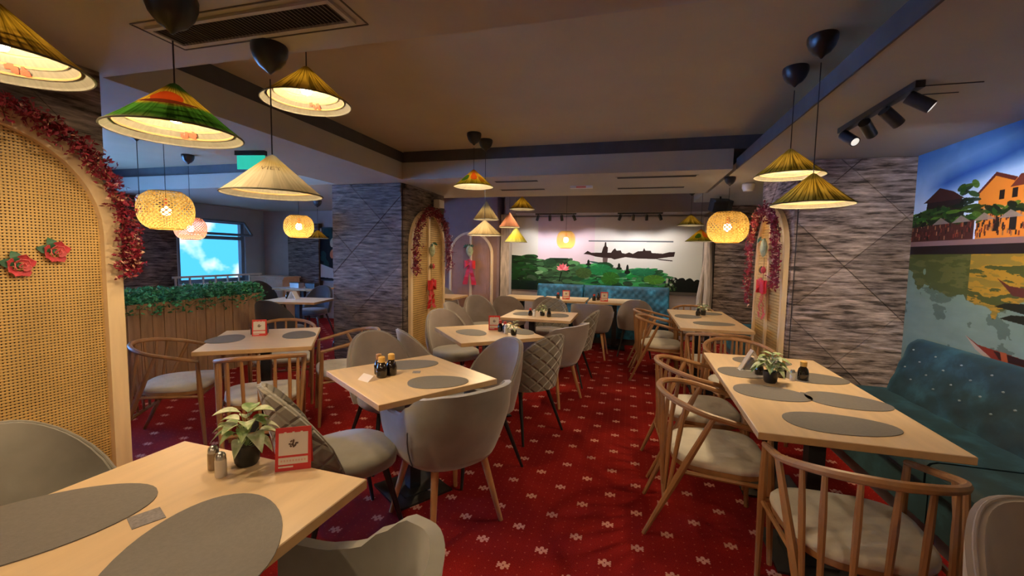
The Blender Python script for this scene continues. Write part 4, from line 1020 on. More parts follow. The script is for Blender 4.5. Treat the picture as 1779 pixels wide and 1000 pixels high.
# ------------------------------------------------------------------ tables
def table(label, cx, cy, w, d, deg, group, base='plate', topmat='beech', z=.75, base_off=(0, 0)):
    t = thing('dining_table', label, 'table', (cx, cy, 0), rad(deg), group)
    th = .032
    mb = MB(); b = .0025
    lay = [(w/2-b, d/2-b, z-th), (w/2, d/2, z-th+b), (w/2, d/2, z-b), (w/2-b, d/2-b, z)]
    vs = [(sx*a, sy*c, q) for a, c, q in lay for sx, sy in ((-1, -1), (1, -1), (1, 1), (-1, 1))]
    fs = [(3, 2, 1, 0), (12, 13, 14, 15)]+[(l*4+k, l*4+(k+1) % 4, l*4+4+(k+1) % 4, l*4+4+k) for l in range(3) for k in range(4)]
    mb.add(vs, fs); mb.mi = [1, 0]+[1]*12
    for k, (i) in enumerate(range(10, 14)): mb.mi[i] = 0
    mb.build('tabletop', [M[topmat], M['beech_edge']], t)
    ox, oy = base_off
    n = 1 if w < 1.15 else 2
    for k in range(n):
        bx = ox if n == 1 else (-.34 if k == 0 else .34)
        MB().bb(bx-.035, bx+.035, oy-.035, oy+.035, .02, z-th-.01).build('column', M['black_metal'], t)
        MB().bb(bx-.175, bx+.175, oy-.175, oy+.175, .0, .012).bb(bx-.10, bx+.10, oy-.10, oy+.10, .012, .022).build('base_plate', M['black_metal'], t)
        MB().bb(bx-.17, bx+.17, oy-.17, oy+.17, z-th-.01, z-th).build('top_plate', M['black_metal'], t)
    return t
TG = 'pale beech dining tables'
T1 = table('near left beech table cut by the bottom left corner', -1.19, .50, 1.30, .79, 90-3, TG)
T2 = table('middle square beech table with the grey armchair', -1.20, 2.21, .735, .70, -34, TG, base_off=(-.10, .07))
T3 = table('left beech table lit blue in front of the planter', -2.81, 2.80, .75, .86, 35, TG)
T4 = table('second middle beech table with the red card', -1.22, 3.68, .80, .76, -50, TG)
T5 = table('third middle beech table behind the red card table', -.99, 4.98, .80, .72, 0, TG, base_off=(-.1, 0))
T7 = table('long right beech table beside the near teal bench', .90, 2.67, 1.53, .71, 89, TG)
T8 = table('far right beech table left of the right cane arch', .86, 5.40, 1.60, .68, 90, TG)
T6a = table('far bench table at the left end', -1.72, 7.02, .62, .68, 0, TG)
T6b = table('far bench table under the pink lotus with red card', -1.00, 7.02, .72, .70, 0, TG)
T6c = table('far bench table right, under the boat', -.20, 7.02, .80, .70, 0, TG)
T9 = table('small table in the gap between the slate pillar and far arch panel', -3.02, 6.62, .70, .70, 0, TG)
T10 = table('white-topped table in the left daylit room', -4.62, 5.20, .80, .62, 12, TG, topmat='white')
T11 = table('pale table by the back wall of the left daylit room', -6.05, 6.95, .9, .6, 0, TG, topmat='white')
T12 = table('beech table behind the chair in the bottom right corner', 1.12, .42, .7, .62, 0, TG)

# ------------------------------------------------------------------ things on the tables
ZT = .75
def placemat(label, x, y, L, Wd, deg, group='grey oval placemats'):
    """pebble-shaped mat"""
    N = 40; pts = []
    for k in range(N):
        q = 2*PI*k/N; c, s = math.cos(q), math.sin(q); e = 1-.16*c
        pts.append((L/2*math.copysign(abs(c)**.92, c), Wd/2*e*math.copysign(abs(s)**.92, s)))
    o = MB().prism(pts, 0, .003).build('placemat', M['placemat'], loc=(x, y, ZT)); o.rotation_euler = (0, 0, rad(deg)); tag(o, label, 'placemat', group)
def square(label, x, y, s, deg, mat='paper_grey', w=None):
    o = MB().box((0, 0, .001), (s, w or s, .002)).build('coaster', M[mat], loc=(x, y, ZT)); o.rotation_euler = (0, 0, rad(deg)); tag(o, label, 'coaster')
placemat('grey oval placemat at the left edge of the near left table', -1.42, .70, .46, .33, 55)
placemat('grey oval placemat in front of the camera on the near left table', -.95, .745, .46, .34, 122)
square('small grey printed square between the two placemats on the near left table', -1.19, .79, .068, 65)
placemat('grey oval placemat on the near side of the middle square table', -.985, 2.13, .33, .23, 56-90+60)
placemat('grey oval placemat on the far side of the middle square table', -1.30, 2.42, .33, .22, 35)
square('small dark square between the placemats of the middle square table', -1.19, 2.27, .045, 20)
placemat('blue-lit oval placemat on the left half of the left table', -3.05, 2.66, .36, .25, 120)
placemat('grey oval placemat on the right half of the left table', -2.66, 3.0, .36, .25, 130)
placemat('grey oval placemat on the second middle table', -1.34, 3.60, .34, .24, -40)
placemat('pale oval placemat on the right side of the second middle table', -.95, 3.80, .34, .24, -40)
placemat('grey oval placemat on the left of the third middle table', -1.20, 5.0, .32, .24, 90)
placemat('grey oval placemat on the right of the third middle table', -.78, 5.0, .32, .24, 90)
LG = 'grey oval placemats on the long right table'
placemat('grey oval placemat at the near end of the long right table', .90, 2.11, .44, .25, 3, LG)
placemat('grey oval placemat, middle of the left side of the long right table', .745, 2.50, .36, .26, -12, LG)
placemat('grey oval placemat, middle of the right side of the long right table', 1.075, 2.47, .36, .26, -10, LG)
placemat('grey oval placemat under the glass triangle on the long right table', .72, 2.90, .32, .25, 0, LG)
placemat('grey oval placemat behind the dark bottles on the long right table', 1.09, 2.90, .34, .25, 0, LG)
placemat('grey oval placemat at the far end of the long right table', .90, 3.26, .36, .22, 0, LG)
placemat('grey oval placemat at the near end of the far right table', .90, 5.0, .42, .28, 5, 'grey placemats on the far right table')
placemat('grey oval placemat halfway down the far right table, left side', .70, 5.5, .30, .34, 0, 'grey placemats on the far right table')
placemat('grey oval placemat at the far end of the far right table', 1.0, 5.9, .30, .30, 0, 'grey placemats on the far right table')
square('small dark strip between the placemats of the long right table', .925, 2.545, .06, -15, 'placemat', .03)

def plant(label, x, y, s, n, seed, pale=True, z=ZT, leaf_cols=None):
    t = thing('potted_plant', label, 'plant', (x, y, z))
    sm(MB().lathe([(0, 0), (.026*s, 0), (.032*s, .010*s), (.036*s, .045*s), (.037*s, .062*s), (.033*s, .062*s), (.032*s, .052*s), (0, .052*s)], 20).build('pot', M['pot'], t), 40)
    MB().lathe([(0, .056*s), (.032*s, .056*s), (.032*s, .05*s), (0, .05*s)], 14).build('soil', M['soil'], t)
    R_ = random.Random(seed); cols = leaf_cols or [M['leaf_a'], M['leaf_b'], M['leaf_c']]
    for k in range(n):
        a = 2*PI*k*.382+R_.random()*.5; lvl = k/n; out = (.018+.060*(1-lvl)*(.7+.6*R_.random()))*s; zc = (.070+.075*lvl+.02*R_.random())*s
        L = (.045+.030*R_.random())*s; w = L*.36; droop = .55*(1-lvl)+.15
        c = Vector((math.cos(a)*out*.55, math.sin(a)*out*.55, zc)); d = Vector((math.cos(a), math.sin(a), 0)); sd = Vector((-math.sin(a), math.cos(a), 0))
        def P_(u, v, off=0):
            prof = math.sin(PI*min(1, u**.75))**.8 if 0 < u < 1 else 0
            fold = abs(v-.5)*2
            q = c+d*(L*u)+sd*(v-.5)*2*w*prof*(1-.25*u)+Vector((0, 0, 1))*(.35*L*u-droop*L*1.5*u*u+fold*w*.35*prof-off)
            return tuple(q)
        mb = MB().shell(lambda u, v: P_(u, v), lambda u, v: P_(u, v, .0008), 7, 4)
        sm(mb.build('leaf', cols[k % 3], t), 60)
        MB().tube([(0, 0, .053*s), ((c.x)*.4, c.y*.4, zc*.75), tuple(c)], .0011*s, 4).build('stem', M['leaf_b'], t)
    return t
def leafmat(name, a, b):
    m, n, bs = nt(name); tc = node(n, 'ShaderNodeTexCoord'); no = node(n, 'ShaderNodeTexNoise', Scale=38.0, Detail=3.0); n.links.new(tc.outputs['Object'], no.inputs['Vector'])
    r = ramp(n, [(.40, a), (.60, b)]); n.links.new(no.outputs['Fac'], r.inputs['Fac']); n.links.new(r.outputs[0], bs.inputs['Base Color']); bs.inputs['Roughness'].default_value = .5
    return m
M['leaf_a'] = leafmat('variegated_leaf', (.24, .34, .13), (.56, .60, .38)); M['leaf_b'] = leafmat('green_leaf', (.12, .22, .06), (.32, .42, .18)); M['leaf_c'] = leafmat('pale_leaf', (.36, .46, .24), (.62, .64, .46))
plant('potted plant with large pale variegated leaves on the near left table', -1.190, 1.098, 1.12, 22, 4)
plant('small potted plant with pale green leaves on the long right table', .80, 2.72, 1.05, 30, 8)
plant('tiny potted plant with yellow-green leaves on the second middle table', -.955, 3.61, .75, 14, 11, leaf_cols=[M['cap_yellow'], M['leaf_a'], M['leaf_c']])
plant('tiny potted plant on the third middle table', -.955, 4.90, .8, 14, 12)
plant('tiny pale potted plant on the far right table', .90, 5.72, .9, 12, 13)

def shaker(label, x, y, mat, s=1):
    t = thing('shaker', label, 'shaker', (x, y, ZT))
    sm(MB().lathe([(0, 0), (.0155*s, 0), (.0165*s, .004), (.0165*s, .052*s), (.0145*s, .055*s), (0, .055*s)], 12).build('body', mat, t), 40)
    sm(MB().lathe([(.0152*s, .0545*s), (.0152*s, .063*s), (.012*s, .073*s), (.006*s, .077*s), (0, .078*s)], 14).build('cap', M['steel'], t), 50)
    return t
shaker('pepper shaker with brown contents, left of the pair on the near left table', -1.262, 1.040, MT('pepper_glass', (.30, .20, .11), .4, coat=.5))
shaker('salt shaker with pale contents, beside the plant on the near left table', -1.200, 1.012, MT('salt_glass', (.66, .58, .50), .4, coat=.5))
shaker('white salt shaker between the dark bottles on the long right table', .94, 2.81, M['white'], .85)
shaker('white shaker beside the bottles on the second middle table', -1.04, 3.66, M['white'], 1.1)
shaker('white shaker beside the plant on the third middle table', -1.03, 4.80, M['white'], 1.1)

def menu_sign(label, x, y, deg, s=1.0, border='red'):
    """folded tent card, printed face toward local -Y"""
    t = thing('menu_card', label, 'sign', (x, y, ZT), rad(deg)); w, h, d = .105*s, .135*s, .05*s; sl = math.atan2(d/2, h)
    R1 = Matrix.Translation((0, -d/2, 0)) @ Matrix.Rotation(-sl, 4, 'X')
    def panel(nm, x0, x1, z0, z1, yo, mat, par=t): return MB().bb(x0*s, x1*s, -yo, -yo+.0008, z0*s, z1*s).xf(R1).build(nm, mat, par)
    MB().bb(-w/2, w/2, 0, .0015, 0, h).xf(R1).build('front_leaf', M[border], t)
    MB().bb(-w/2, w/2, -.0015, 0, 0, h).xf(Matrix.Translation((0, d/2, 0)) @ Matrix.Rotation(sl, 4, 'X')).build('back_leaf', M['card_white'] if border != 'red' else M['red'], t)
    panel('printed_field', -.043, .043, .048, .118, .0009, M['card_white']); panel('printed_field', -.043, .043, .020, .041, .0009, M['card_white'])
    R2 = random.Random(3)
    mb = MB()
    for k in range(14):
        a = R2.random()*2*PI; r_ = .012*math.sqrt(R2.random()); mb.box((r_*math.cos(a)*s, -.0014, (.084+r_*math.sin(a))*s), (.007*s, .0006, .005*s), 0, 0, a)
    mb.xf(R1).build('printed_emblem', M['brown_print'], t)
    mb = MB()
    for k in range(7): mb.box(((-.036+.012*k)*s, -.0016, (.112+.004*((k*3) % 2))*s), (.007*s, .0006, .010*s))
    mb.xf(R1).build('printed_scroll', M['card_white'], t)
    mb = MB()
    for k in range(9): mb.box(((-.034+.0085*k)*s, -.0016, .031*s), (.005*s, .0005, .006*s))
    mb.xf(R1).build('printed_line', MT('faint_print', (.75, .45, .38), .6), t)
    MB().bb(-.043*s, .000, -.0016, -.0010, .010*s, .015*s).xf(R1).build('printed_line', M['card_white'], t)
    return t
menu_sign('red and white tent card with a round brown emblem on the near left table', -1.030, 1.128, 32, 1.0)
menu_sign('red tent card with a small brown emblem on the left table', -2.93, 2.86, 35, 1.0)
menu_sign('red tent card on the second middle table beside the bottles', -1.20, 3.82, 20, 1.0)
menu_sign('pale red tent card on the far bench table under the pink lotus', -.97, 6.95, 5, 1.1)
menu_sign('pale orange tent card on the right far bench table', -.36, 6.88, 5, 1.1)
t = thing('napkin_box', 'dark box behind the red card on the left table', 'box', (-3.0, 2.93, ZT), rad(35))
MB().bb(-.06, .06, -.04, .04, 0, .06).build('body', M['dark_plastic'], t); MB().bb(-.05, .05, -.03, .03, .06, .062).build('napkin', M['white'], t)

def bottle(label, x, y, cap, h=.10, r=.02):
    t = thing('sauce_bottle', label, 'bottle', (x, y, ZT))
    sm(MB().lathe([(0, 0), (r, 0), (r*1.2, .006), (r*1.25, h*.40), (r*1.0, h*.62), (r*.55, h*.76), (0, h*.80)], 16).build('body', M['glass_dark'], t), 40)
    sm(MB().lathe([(0, h*.78), (r*.75, h*.76), (r*.75, h), (r*.5, h*1.04), (0, h*1.04)], 12).build('cap', M[cap], t), 40)
    return t
bottle('dark sauce bottle with yellow cap in front on the middle square table', -1.325, 2.115, 'cap_yellow', .115, .025)
bottle('dark sauce bottle with pale cap behind on the middle square table', -1.300, 2.175, 'cap_yellow', .12, .025)
bottle('dark sauce bottle with brown cap left on the middle square table', -1.375, 2.165, 'chair_wood', .115, .022)
bottle('dark bottle with cork cap right of the plant on the long right table', 1.0, 2.83, 'cap_yellow', .11, .024)
bottle('dark bottle with cork cap just behind the plant on the long right table', .90, 2.86, 'cap_yellow', .105, .020)
bottle('dark bottle left of the plant on the long right table', .785, 2.88, 'dark_plastic', .085, .020)
bottle('dark bottle on the left of the second middle table group', -1.12, 3.75, 'cap_red', .10, .020)
bottle('dark bottle in the centre of the second middle table group', -1.07, 3.73, 'cap_red', .095, .020)
bottle('dark bottle at the right of the third middle table group', -.865, 4.83, 'dark_plastic', .10, .020)
bottle('dark bottle at the left of the third middle table group', -1.09, 4.86, 'cap_red', .085, .020)
bottle('dark bottle on the left far bench table beside the card', -1.10, 6.94, 'cap_red', .10, .025)
bottle('dark bottle left of the pale card on the right far bench table', -.52, 6.90, 'cap_red', .10, .025)
bottle('second dark bottle behind on the right far bench table', -.46, 7.0, 'dark_plastic', .12, .025)
bottle('dark bottle on the far right table', .83, 5.64, 'dark_plastic', .09, .022)
bottle('dark bottle on the white-topped table of the left room', -4.85, 5.25, 'dark_plastic', .10, .025)
o = MB().add([(-.045, -.02, 0), (.045, -.02, 0), (.045, .02, .028), (-.045, .02, .028), (-.045, .055, 0), (.045, .055, 0)], [(0, 1, 2, 3), (3, 2, 5, 4), (0, 4, 5, 1), (0, 3, 4), (1, 5, 2)]).build('folded_card', M['card_white'], loc=(-1.375, 2.035, ZT)); o.rotation_euler = (0, 0, rad(-20)); tag(o, 'low folded white card lying on the near left side of the middle square table', 'card')
t = thing('napkin_holder', 'clear triangular napkin holder on the long right table', 'holder', (.765, 2.975, ZT), rad(8))
acr = MT('clear_acrylic', (.75, .68, .66), .2, trans=.6)
for s in (-1, 1): MB().box((s*.036, 0, .066), (.006, .05, .145), ry=s*rad(-29)).build('side_panel', acr, t)
MB().bb(-.075, .075, -.03, .03, 0, .006).build('base', M['white'], t)
MB().add([(-.045, -.018, .007), (.045, -.018, .007), (0, -.018, .085), (-.045, .018, .007), (.045, .018, .007), (0, .018, .085)], [(0, 1, 2), (3, 5, 4), (0, 3, 4, 1), (1, 4, 5, 2), (2, 5, 3, 0)]).build('napkin', M['placemat'], t)
t = thing('napkin_holder', 'white triangular napkin holder on the left room table', 'holder', (-4.72, 5.22, ZT))
for s in (-1, 1): MB().box((s*.04, 0, .06), (.006, .09, .125), ry=s*rad(-30)).build('side_panel', M['white'], t)
MB().bb(-.07, .07, -.045, .045, 0, .005).build('base', M['white'], t)
for (x, y, lb) in ((-6.2, 6.95, 'steel'), (-5.8, 6.9, 'dark')): 
    t = thing('serving_box', lb+' box standing on the table by the left room back wall', 'box', (x, y, ZT)); MB().bb(-.10, .10, -.07, .07, 0, .09).build('body', M['steel' if lb == 'steel' else 'dark_plastic'], t); MB().bb(-.105, .105, -.075, .075, .09, .1).build('lid', M['dark_plastic'], t)
o = MB().prism([(.02*math.cos(k*PI/6), .014*math.sin(k*PI/6)) for k in range(12)], 0, .004).build('floor_tag', M['white'], loc=(-1.13, 2.32, .0125)); tag(o, 'small white label on the black base plate of the middle square table', 'label')

# ------------------------------------------------------------------ pendant lamps
def canopy_into(t, zc, s=1.0):
    s *= .80
    sm(MB().lathe([(0, zc), (.088*s, zc), (.092*s, zc-.012*s), (.090*s, zc-.04*s), (.076*s, zc-.08*s), (.052*s, zc-.112*s), (.024*s, zc-.130*s), (.012*s, zc-.142*s), (.004, zc-.15*s), (0, zc-.15*s)], 24).build('ceiling_cup', M['dark_plastic'], t), 50)
def hat(label, x, y, z, D, mat, zceil, watts=None, group='conical palm-leaf hat pendant lamps', detail=True, slope=.86, text=False, cup=1.0, mark=False):
    """z is the rim height"""
    t = thing('hat_pendant', label, 'pendant lamp', (x, y, z), 0, group); R = D/2; H = R*slope
    k = H/.165
    sh = MB(); N = 48 if detail else 28
    prof = [(R, 0), (R*.985, .006), (R*.75, H*.26), (R*.5, H*.52), (R*.25, H*.78), (R*.07, H*.97), (.001, H*1.01)]
    sh.lathe([(r, z_) for r, z_ in prof], N); sh.f = [f for f in sh.f if len(f) == 4]; sh.mi = [0]*len(sh.f)
    o = sm(sh.build('hat_shade', M[mat], t), 60)
    o.scale = (1, 1, 1)
    ln = MB(); pr = [(R*.985, .001)]; nr = 7 if detail else 3
    for q in range(nr):
        a = q/nr; b = (q+.82)/nr
        r0 = R*(.965-.93*a); r1 = R*(.965-.93*b); pr += [(r0, H*(.97-.93*(.965-.93*a)/.965*1.0)*.96-.0), (r1, H*(.97-.93*(.965-.93*b)/.965)*.96), (r1*.985, H*(.97-.93*(.965-.93*b)/.965)*.96-.004)]
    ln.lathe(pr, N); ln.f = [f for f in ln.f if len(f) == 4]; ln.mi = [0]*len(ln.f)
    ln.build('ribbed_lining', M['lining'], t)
    if detail:
        rg = MB()
        for q in range(1, 7):
            rr = R*(.965-.93*q/7); zz = H*(.97-.93*(.965-.93*q/7)/.965)*.96-.004
            rg.tube([(rr*math.cos(2*PI*w_/N), rr*math.sin(2*PI*w_/N), zz) for w_ in range(N)], .0034, 4, closed=True)
        rg.build('inner_hoops', M['bamboo_hoop'], t)
    MB().tube([(R*.992*math.cos(2*PI*q/N), R*.992*math.sin(2*PI*q/N), .002) for q in range(N)], .0035, 5, closed=True).build('rim_hoop', M['lining'], t)
    if watts != 0:
        sm(MB().lathe([(0, -.035), (.022, -.026), (.030, 0), (.022, .024), (.012, .042), (0, .044)], 12, (0, 0, H*.42)).build('bulb', M['bulb'], t), 60)
        lamp('lamp_light', 'POINT', (0, 0, H*.18), watts or HAT_W, WARM, t, shadow_soft_size=.035)
    MB().lathe([(0, 0), (.016, 0), (.016, .05), (0, .05)], 10, (0, 0, H*.42+.04)).build('socket', M['dark_plastic'], t)
    if mark:      # red flower printed inside the hat, on the side away from the aisle
        mk = MB(); a0 = math.atan2(y, x)-.25; R9 = random.Random(int(abs(x)*100))
        for q in range(16):
            aa = a0+R9.uniform(-.16, .16); rr = R*(.74+R9.uniform(-.05, .05)); zz = H*(.97-.93*rr/R/.965)*.96-.006; s_ = R*.04
            mk.box((rr*math.cos(aa)*.985, rr*math.sin(aa)*.985, zz-.003), (s_*2, s_, .0008), aa, 0, math.atan2(H, R))
        mk.build('printed_flower', M['faded_print'], t)
    top = zceil-z
    MB().tube([(0, 0, H*.42+.09), (0, 0, top-.14*cup)], .0028, 6).build('cord', M['dark_plastic'], t)
    canopy_into(t, top, cup)
    if text:
        c = bpy.data.curves.new('hat_text', 'FONT'); c.body = 'VIET'; c.size = R*.20; c.extrude = .0004; c.align_x = 'CENTER'
        tmp = bpy.data.objects.new('tmp', c); COL.objects.link(tmp); dg = bpy.context.evaluated_depsgraph_get(); me = bpy.data.meshes.new_from_object(tmp.evaluated_get(dg)); COL.objects.unlink(tmp); bpy.data.objects.remove(tmp)
        ang = rad(-50); sl = math.atan2(H, R)
        for v in me.vertices:
            aa = ang+v.co.x/(R*.42); hh = .54+v.co.y/R*.7; rr = R*(1-hh)*1.02+.004; v.co = Vector((rr*math.cos(aa), rr*math.sin(aa), H*hh+v.co.z*0))
        me.materials.append(M['ink']); to = bpy.data.objects.new('lettering', me); COL.objects.link(to); to.parent = t
    return t
# near ones hang from the soffit (2.33) or the recess ceiling (2.66)
hat('yellow hat lamp cut by the left frame edge over the near left table', -1.79, .86, 1.975, .41, 'hat_yellow', ZS, watts=15, mark=True)
hat('hat lamp painted with green band and red sun, over the near left table', -1.57, 1.20, 1.855, .41, 'hat_green', ZS, cup=1.1, watts=15, mark=True)
hat('cream hat lamp with lettering, hanging lowest of the near left lamps', -1.53, 1.585, 1.695, .405, 'hat_cream', ZS, text=True, watts=12)
hat('yellow-brown hat lamp highest beside the black ceiling cup, bright bulb showing', -1.56, 1.84, 2.175, .41, 'hat_yellow', ZC, mark=True, watts=18)
hat('yellow floral hat lamp under the twin ceiling cups in mid room', -1.55, 4.17, 2.13, .40, 'hat_floral', ZC, detail=False)
hat('plain cream hat lamp, widest of the low cluster by the far arch panel', -1.515, 4.43, 1.655, .38, 'hat_plain', ZC, detail=False)
hat('plain cream hat lamp directly above the widest low one', -2.21, 6.53, 2.00, .40, 'hat_plain', 2.52, detail=False, slope=1.4, watts=10)
hat('golden hat lamp highest right in the far cluster', -1.67, 6.69, 2.17, .40, 'hat_yellow', 2.52, detail=False, slope=1.0, watts=9)
hat('pink hat lamp in the far cluster', -1.88, 6.72, 1.89, .34, 'hat_pink', 2.52, detail=False, slope=1.4, watts=10)
hat('lime yellow hat lamp lowest right in the far cluster', -1.83, 6.95, 1.66, .38, 'hat_lime', 2.52, detail=False, slope=1.3, watts=9)
hat('small yellow hat lamp, upper of the pair before the right end of the lotus mural', .89, 7.2, 1.95, .40, 'hat_olive', 2.52, detail=False, watts=8)
hat('small yellow-green hat lamp, lower one before the right end of the mural', .94, 6.5, 1.68, .40, 'hat_floral', 2.52, detail=False, watts=8)
hat('golden hat lamp, higher of the pair over the long right table', .97, 3.19, 1.985, .405, 'hat_olive', ZC)
hat('golden hat lamp, lower and nearer of the pair over the long right table', .965, 2.78, 1.755, .405, 'hat_olive', ZC)
hat('small pale hat lamp beside the rattan globe in the left room', -5.24, 6.39, 1.68, .34, 'hat_yellow', ZS, detail=False, watts=4)
# unseen hat lamps added behind the camera to lift the room light
hat('unseen hat lamp added behind the camera to light the room, left', -1.3, -1.0, 1.95, .46, 'hat_yellow', ZS, watts=HAT_W*1.2)
hat('unseen hat lamp added behind the camera to light the room, right', .7, -.9, 1.95, .46, 'hat_yellow', ZS, watts=HAT_W*1.2)

def globe(label, x, y, z, D, zceil, watts=None, pink=False, hsc=.86, cup=1.0):
    t = thing('rattan_pendant', label, 'pendant lamp', (x, y, z), 0, 'woven rattan globe lamps'); R = D/2
    def pt(a, q, rr=1): # superellipse lantern
        c, s = math.cos(q), math.sin(q); return Vector((R*rr*abs(c)**.75*math.cos(a), R*rr*abs(c)**.75*math.sin(a), R*hsc*rr*math.copysign(abs(s)**.85, s)))
    mb = MB(); n = 30; m_ = 14; q0 = rad(62)
    for fam in (1, -1):
        for k in range(n):
            vs = []
            for j in range(m_+1):
                u = j/m_; q = -q0+2*q0*u; a = 2*PI*k/n+fam*u*2.6; w = .085
                p1 = pt(a-w/2, q, 1+.004*fam); p2 = pt(a+w/2, q, 1+.004*fam); vs += [p1, p2]
            mb.add(vs, [(2*j, 2*j+1, 2*j+3, 2*j+2) for j in range(m_)])
    mb.build('woven_strips', M['rattan_lamp'] if not pink else M['hat_pink'], t, kind='stuff')
    if False: sk = MB(); sk.grid(lambda u, v: pt(2*PI*u, -q0+2*q0*v, .97), 28, 10); sm(sk.build('inner_skin', M['rattan_skin'] if not pink else M['hat_plain'], t))
    for q in (-q0, q0): MB().tube([pt(2*PI*k/28, q) for k in range(28)], .005, 6, closed=True).build('hoop', M['rattan_lamp'], t)
    sm(MB().lathe([(0, -.045), (.03, -.032), (.042, 0), (.03, .032), (0, .045)], 14).build('bulb', M['bulb'], t))
    MB().lathe([(0, .04), (.018, .04), (.018, .11), (0, .11)], 10).build('socket', M['cap_red'], t)
    lamp('lamp_light', 'POINT', (0, 0, -.075), watts or GLOBE_W, WARM, t, shadow_soft_size=.04)
    MB().tube([(0, 0, .11), (0, 0, zceil-z-.14*cup)], .0028, 6).build('cord', M['dark_plastic'], t); canopy_into(t, zceil-z, cup)
    return t
globe('woven rattan globe lamp, largest in the left room above the planter', -3.99, 2.93, 1.79, .42, ZC)
globe('pinkish rattan globe lamp in front of the daylit window', -5.53, 4.36, 1.72, .36, ZC, pink=True)
globe('rattan globe lamp left of the slate pillar', -4.17, 4.73, 1.77, .36, ZC)
globe('small rattan globe lamp hanging before the lotus mural', -1.01, 7.04, 1.71, .30, 2.52, watts=5, hsc=1.0, cup=.6)
globe('bright rattan globe lamp left of the right cane arch', 1.02, 5.20, 1.79, .42, ZS, cup=.8)
t = thing('pendant_cord_lamp', 'black ceiling cup with bare cord and small white lamp holder in the left room', 'pendant lamp', (-4.85, 3.3, 1.95)); canopy_into(t, ZC-1.95, 1.1)
MB().tube([(0, 0, .05), (0, 0, ZC-1.95-.13)], .0035, 6).build('cord', M['dark_plastic'], t); sm(MB().lathe([(0, -.04), (.03, -.02), (.035, .02), (.015, .05), (0, .05)], 12).build('lamp_holder', M['white'], t))

# ------------------------------------------------------------------ vents, track lights, signs
def vent(label, cx, cy, z, L, Wd, ns, frame_gap=.03, along='x', group='ceiling vents', mat='soffit'):
    t = thing('ceiling_vent', label, 'vent', (cx, cy, z), 0 if along == 'x' else rad(90), group)
    MB().bb(-L/2, L/2, -Wd/2, Wd/2, -.003, -.001).build('backing', M['grille_dark'], t)
    f = MB(); w = .018
    f.bb(-L/2-w, L/2+w, -Wd/2-w, -Wd/2, -.012, -.0005).bb(-L/2-w, L/2+w, Wd/2, Wd/2+w, -.012, -.0005).bb(-L/2-w, -L/2, -Wd/2, Wd/2, -.012, -.0005).bb(L/2, L/2+w, -Wd/2, Wd/2, -.012, -.0005)
    f.build('frame', M[mat], t)
    for k in range(ns):
        x = -L/2+L*(k+.5)/ns; MB().box((x, 0, -.008), (L/ns*.42, Wd, .002), ry=rad(35)).build('slat', M['grille'], t)
    return t
v = vent('long slatted air vent in the near ceiling band', -1.47, 1.42, ZS, .82, .125, 46, mat='soffit')
for a in (-.46, .46): MB().bb(a-.003, a+.003, -.11, .11, -.003, -.0005).build('panel_gap', M['gap'], v)
for a in (-.11, .11): MB().bb(-.46, .46, a-.003, a+.003, -.003, -.0005).build('panel_gap', M['gap'], v)
for (x, y, L, lb) in ((.245, 5.03, .86, 'front right'), (.22, 5.80, .84, 'back right'), (-1.34, 5.06, .56, 'front left'), (-1.42, 5.71, .64, 'back left')):
    t = thing('slot_vent', 'thin black slot vent in the cross beam, '+lb+' one', 'vent', (x, y, ZS), 0, 'slot vents in the cross beam')
    MB().bb(-L/2, L/2, -.045, .045, -.004, -.0005).build('frame', M['soffit'], t)
    for q in (-.024, .024): MB().bb(-L/2+.02, L/2-.02, q-.02, q+.02, -.006, -.0035).build('slot', M['grille_dark'], t)
def spot(parent, x, y, z, tgt_local, s=1.0, mat='dark_plastic', watts=0, col=(1, .95, .88), size=50):
    d = (Vector(tgt_local)-Vector((x, y, z))).normalized(); a = Vector((x, y, z)); b = a+Vector((0, 0, -.035*s)); c = b-d*.02*s; e = b+d*.10*s
    h = sm(MB().tube([c, e], .033*s, 16).build('spot_head', M[mat], parent), 50)
    MB().tube([a, b], .008*s, 6).build('spot_arm', M[mat], h)
    MB().tube([e, e+d*.001], .026*s, 14).build('spot_lens', M['spot_glass'], h)
    if watts:
        l = lamp('spot_beam', 'SPOT', e+d*.012, watts, col, parent, spot_size=rad(size), spot_blend=.7, shadow_soft_size=.03)
        l.rotation_euler = d.to_track_quat('-Z', 'Y').to_euler()
M['spot_glass'] = MT('spot_lens', (.9, .9, .85), .2, emit=(1, .95, .85), estr=.7)
t = thing('track_light', 'black track light with four spot heads on the right ceiling band', 'track light', (1.33, 3.02, ZS))
MB().bb(-.02, .02, -.42, .40, -.035, -.001).build('track', M['dark_plastic'], t)
for k, y in enumerate((.33, .08, -.14, -.36)):
    spot(t, 0, y, -.035, ((.25, -.3, -.55) if k == 0 else (.95, y+(.9, .9, .3, -.4)[k], -.80)), .95, watts=30 if k else 0, size=95)
MB().bb(.02, .30, -.335, -.330, -.004, -.0005).bb(.02, .28, -.20, -.195, -.004, -.0005).build('ceiling_shadow_trim', M['dark_plastic'], t)  # thin dark strips laid on the ceiling as shadow outlines beside the track
for (cx, lb) in ((-1.27, 'left'), (.14, 'right')):
    t = thing('track_light', 'black four-head track light above the lotus mural, '+lb+' one', 'track light', (cx, 7.53, 2.185), 0, 'track lights above the lotus mural')
    MB().bb(-.36, .36, -.015, .015, -.02, 0).build('track', M['dark_plastic'], t)
    for k in range(4):
        x = -.31+k*.207; spot(t, x, 0, -.02, (x+(-.35, -.05, .05, .35)[k], .33, -.9), .8, watts=14, size=110)
t = thing('loudspeaker', 'black box loudspeaker tilted under the right ceiling band near the mural', 'speaker', (1.22, 6.75, 2.2))
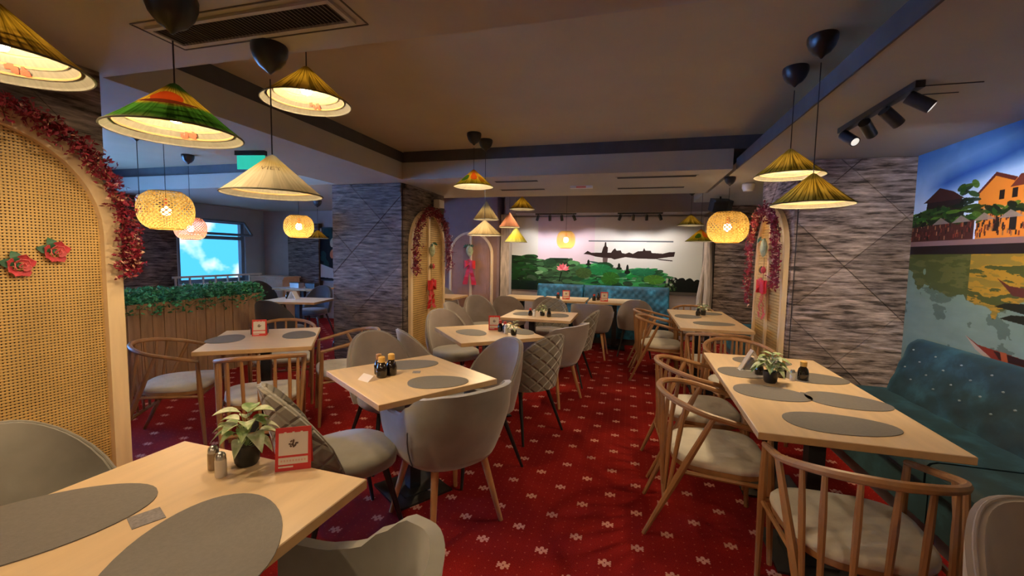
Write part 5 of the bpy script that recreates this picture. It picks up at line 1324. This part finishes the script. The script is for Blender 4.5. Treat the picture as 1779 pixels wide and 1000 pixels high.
MB().box((0, 0, 0), (.26, .16, .17), rx=rad(20), rz=rad(20)).build('cabinet', M['dark_plastic'], t); MB().box((-.02, -.085, -.03), (.20, .01, .13), rx=rad(20), rz=rad(20)).build('grille', M['grille_dark'], t); MB().tube([(0, .02, .05), (0, .04, .13)], .012, 6).build('bracket', M['black_metal'], t)
t = thing('emergency_lamp', 'white round-edged emergency lamp at the top of the right cane arch', 'lamp', (1.30, 5.62, 2.33))
sm(MB().lathe([(0, -.10), (.05, -.095), (.07, -.06), (.07, -.02), (.05, 0), (0, 0)], 14).build('body', M['white'], t), 40)
t = thing('emergency_lamp', 'white emergency lamp at the top of the slate pillar arch', 'lamp', (-2.70, 5.80, 2.17))
MB().bb(-.03, .06, -.08, .08, -.06, .05).build('body', M['white'], t); MB().bb(.06, .065, -.06, .06, -.045, .035).build('lens', M['glow_glass'] if False else M['white'], t)
t = thing('exit_sign', 'green emergency exit sign under the left beam behind the cream hat lamp', 'sign', (-3.28, 3.16, ZS))
MB().bb(-.14, .14, -.02, .02, -.04, 0).build('housing', M['dark_plastic'], t); p = MB().bb(-.13, .13, -.005, .005, -.16, -.04).build('sign_plate', M['teal_print'], t); t.rotation_euler = (0, 0, rad(10))
t = thing('ceiling_sign', 'small white and red exit lamp under the cross beam', 'sign', (-.62, 5.55, ZS))
MB().bb(-.14, .14, -.03, .03, -.03, 0).build('housing', M['white'], t); MB().bb(-.06, .06, -.032, -.03, -.028, -.004).build('red_print', MT('faded_red', (.7, .2, .15), .5), t)
t = thing('wall_sconce', 'glowing round wall lamp left of the far arch panel', 'lamp', (-3.62, 7.93, 1.90))
sm(MB().lathe([(0, -.09), (.06, -.07), (.09, 0), (.06, .07), (0, .09)], 16, (0, -.09, 0)).build('glass_globe', M['glow_glass'], t)); MB().bb(-.04, .04, -.02, .02, -.05, .05).build('wall_plate', M['black_metal'], t)
lamp('lamp_light', 'POINT', (0, -.22, 0), 14, (1, .6, .35), t, shadow_soft_size=.05)
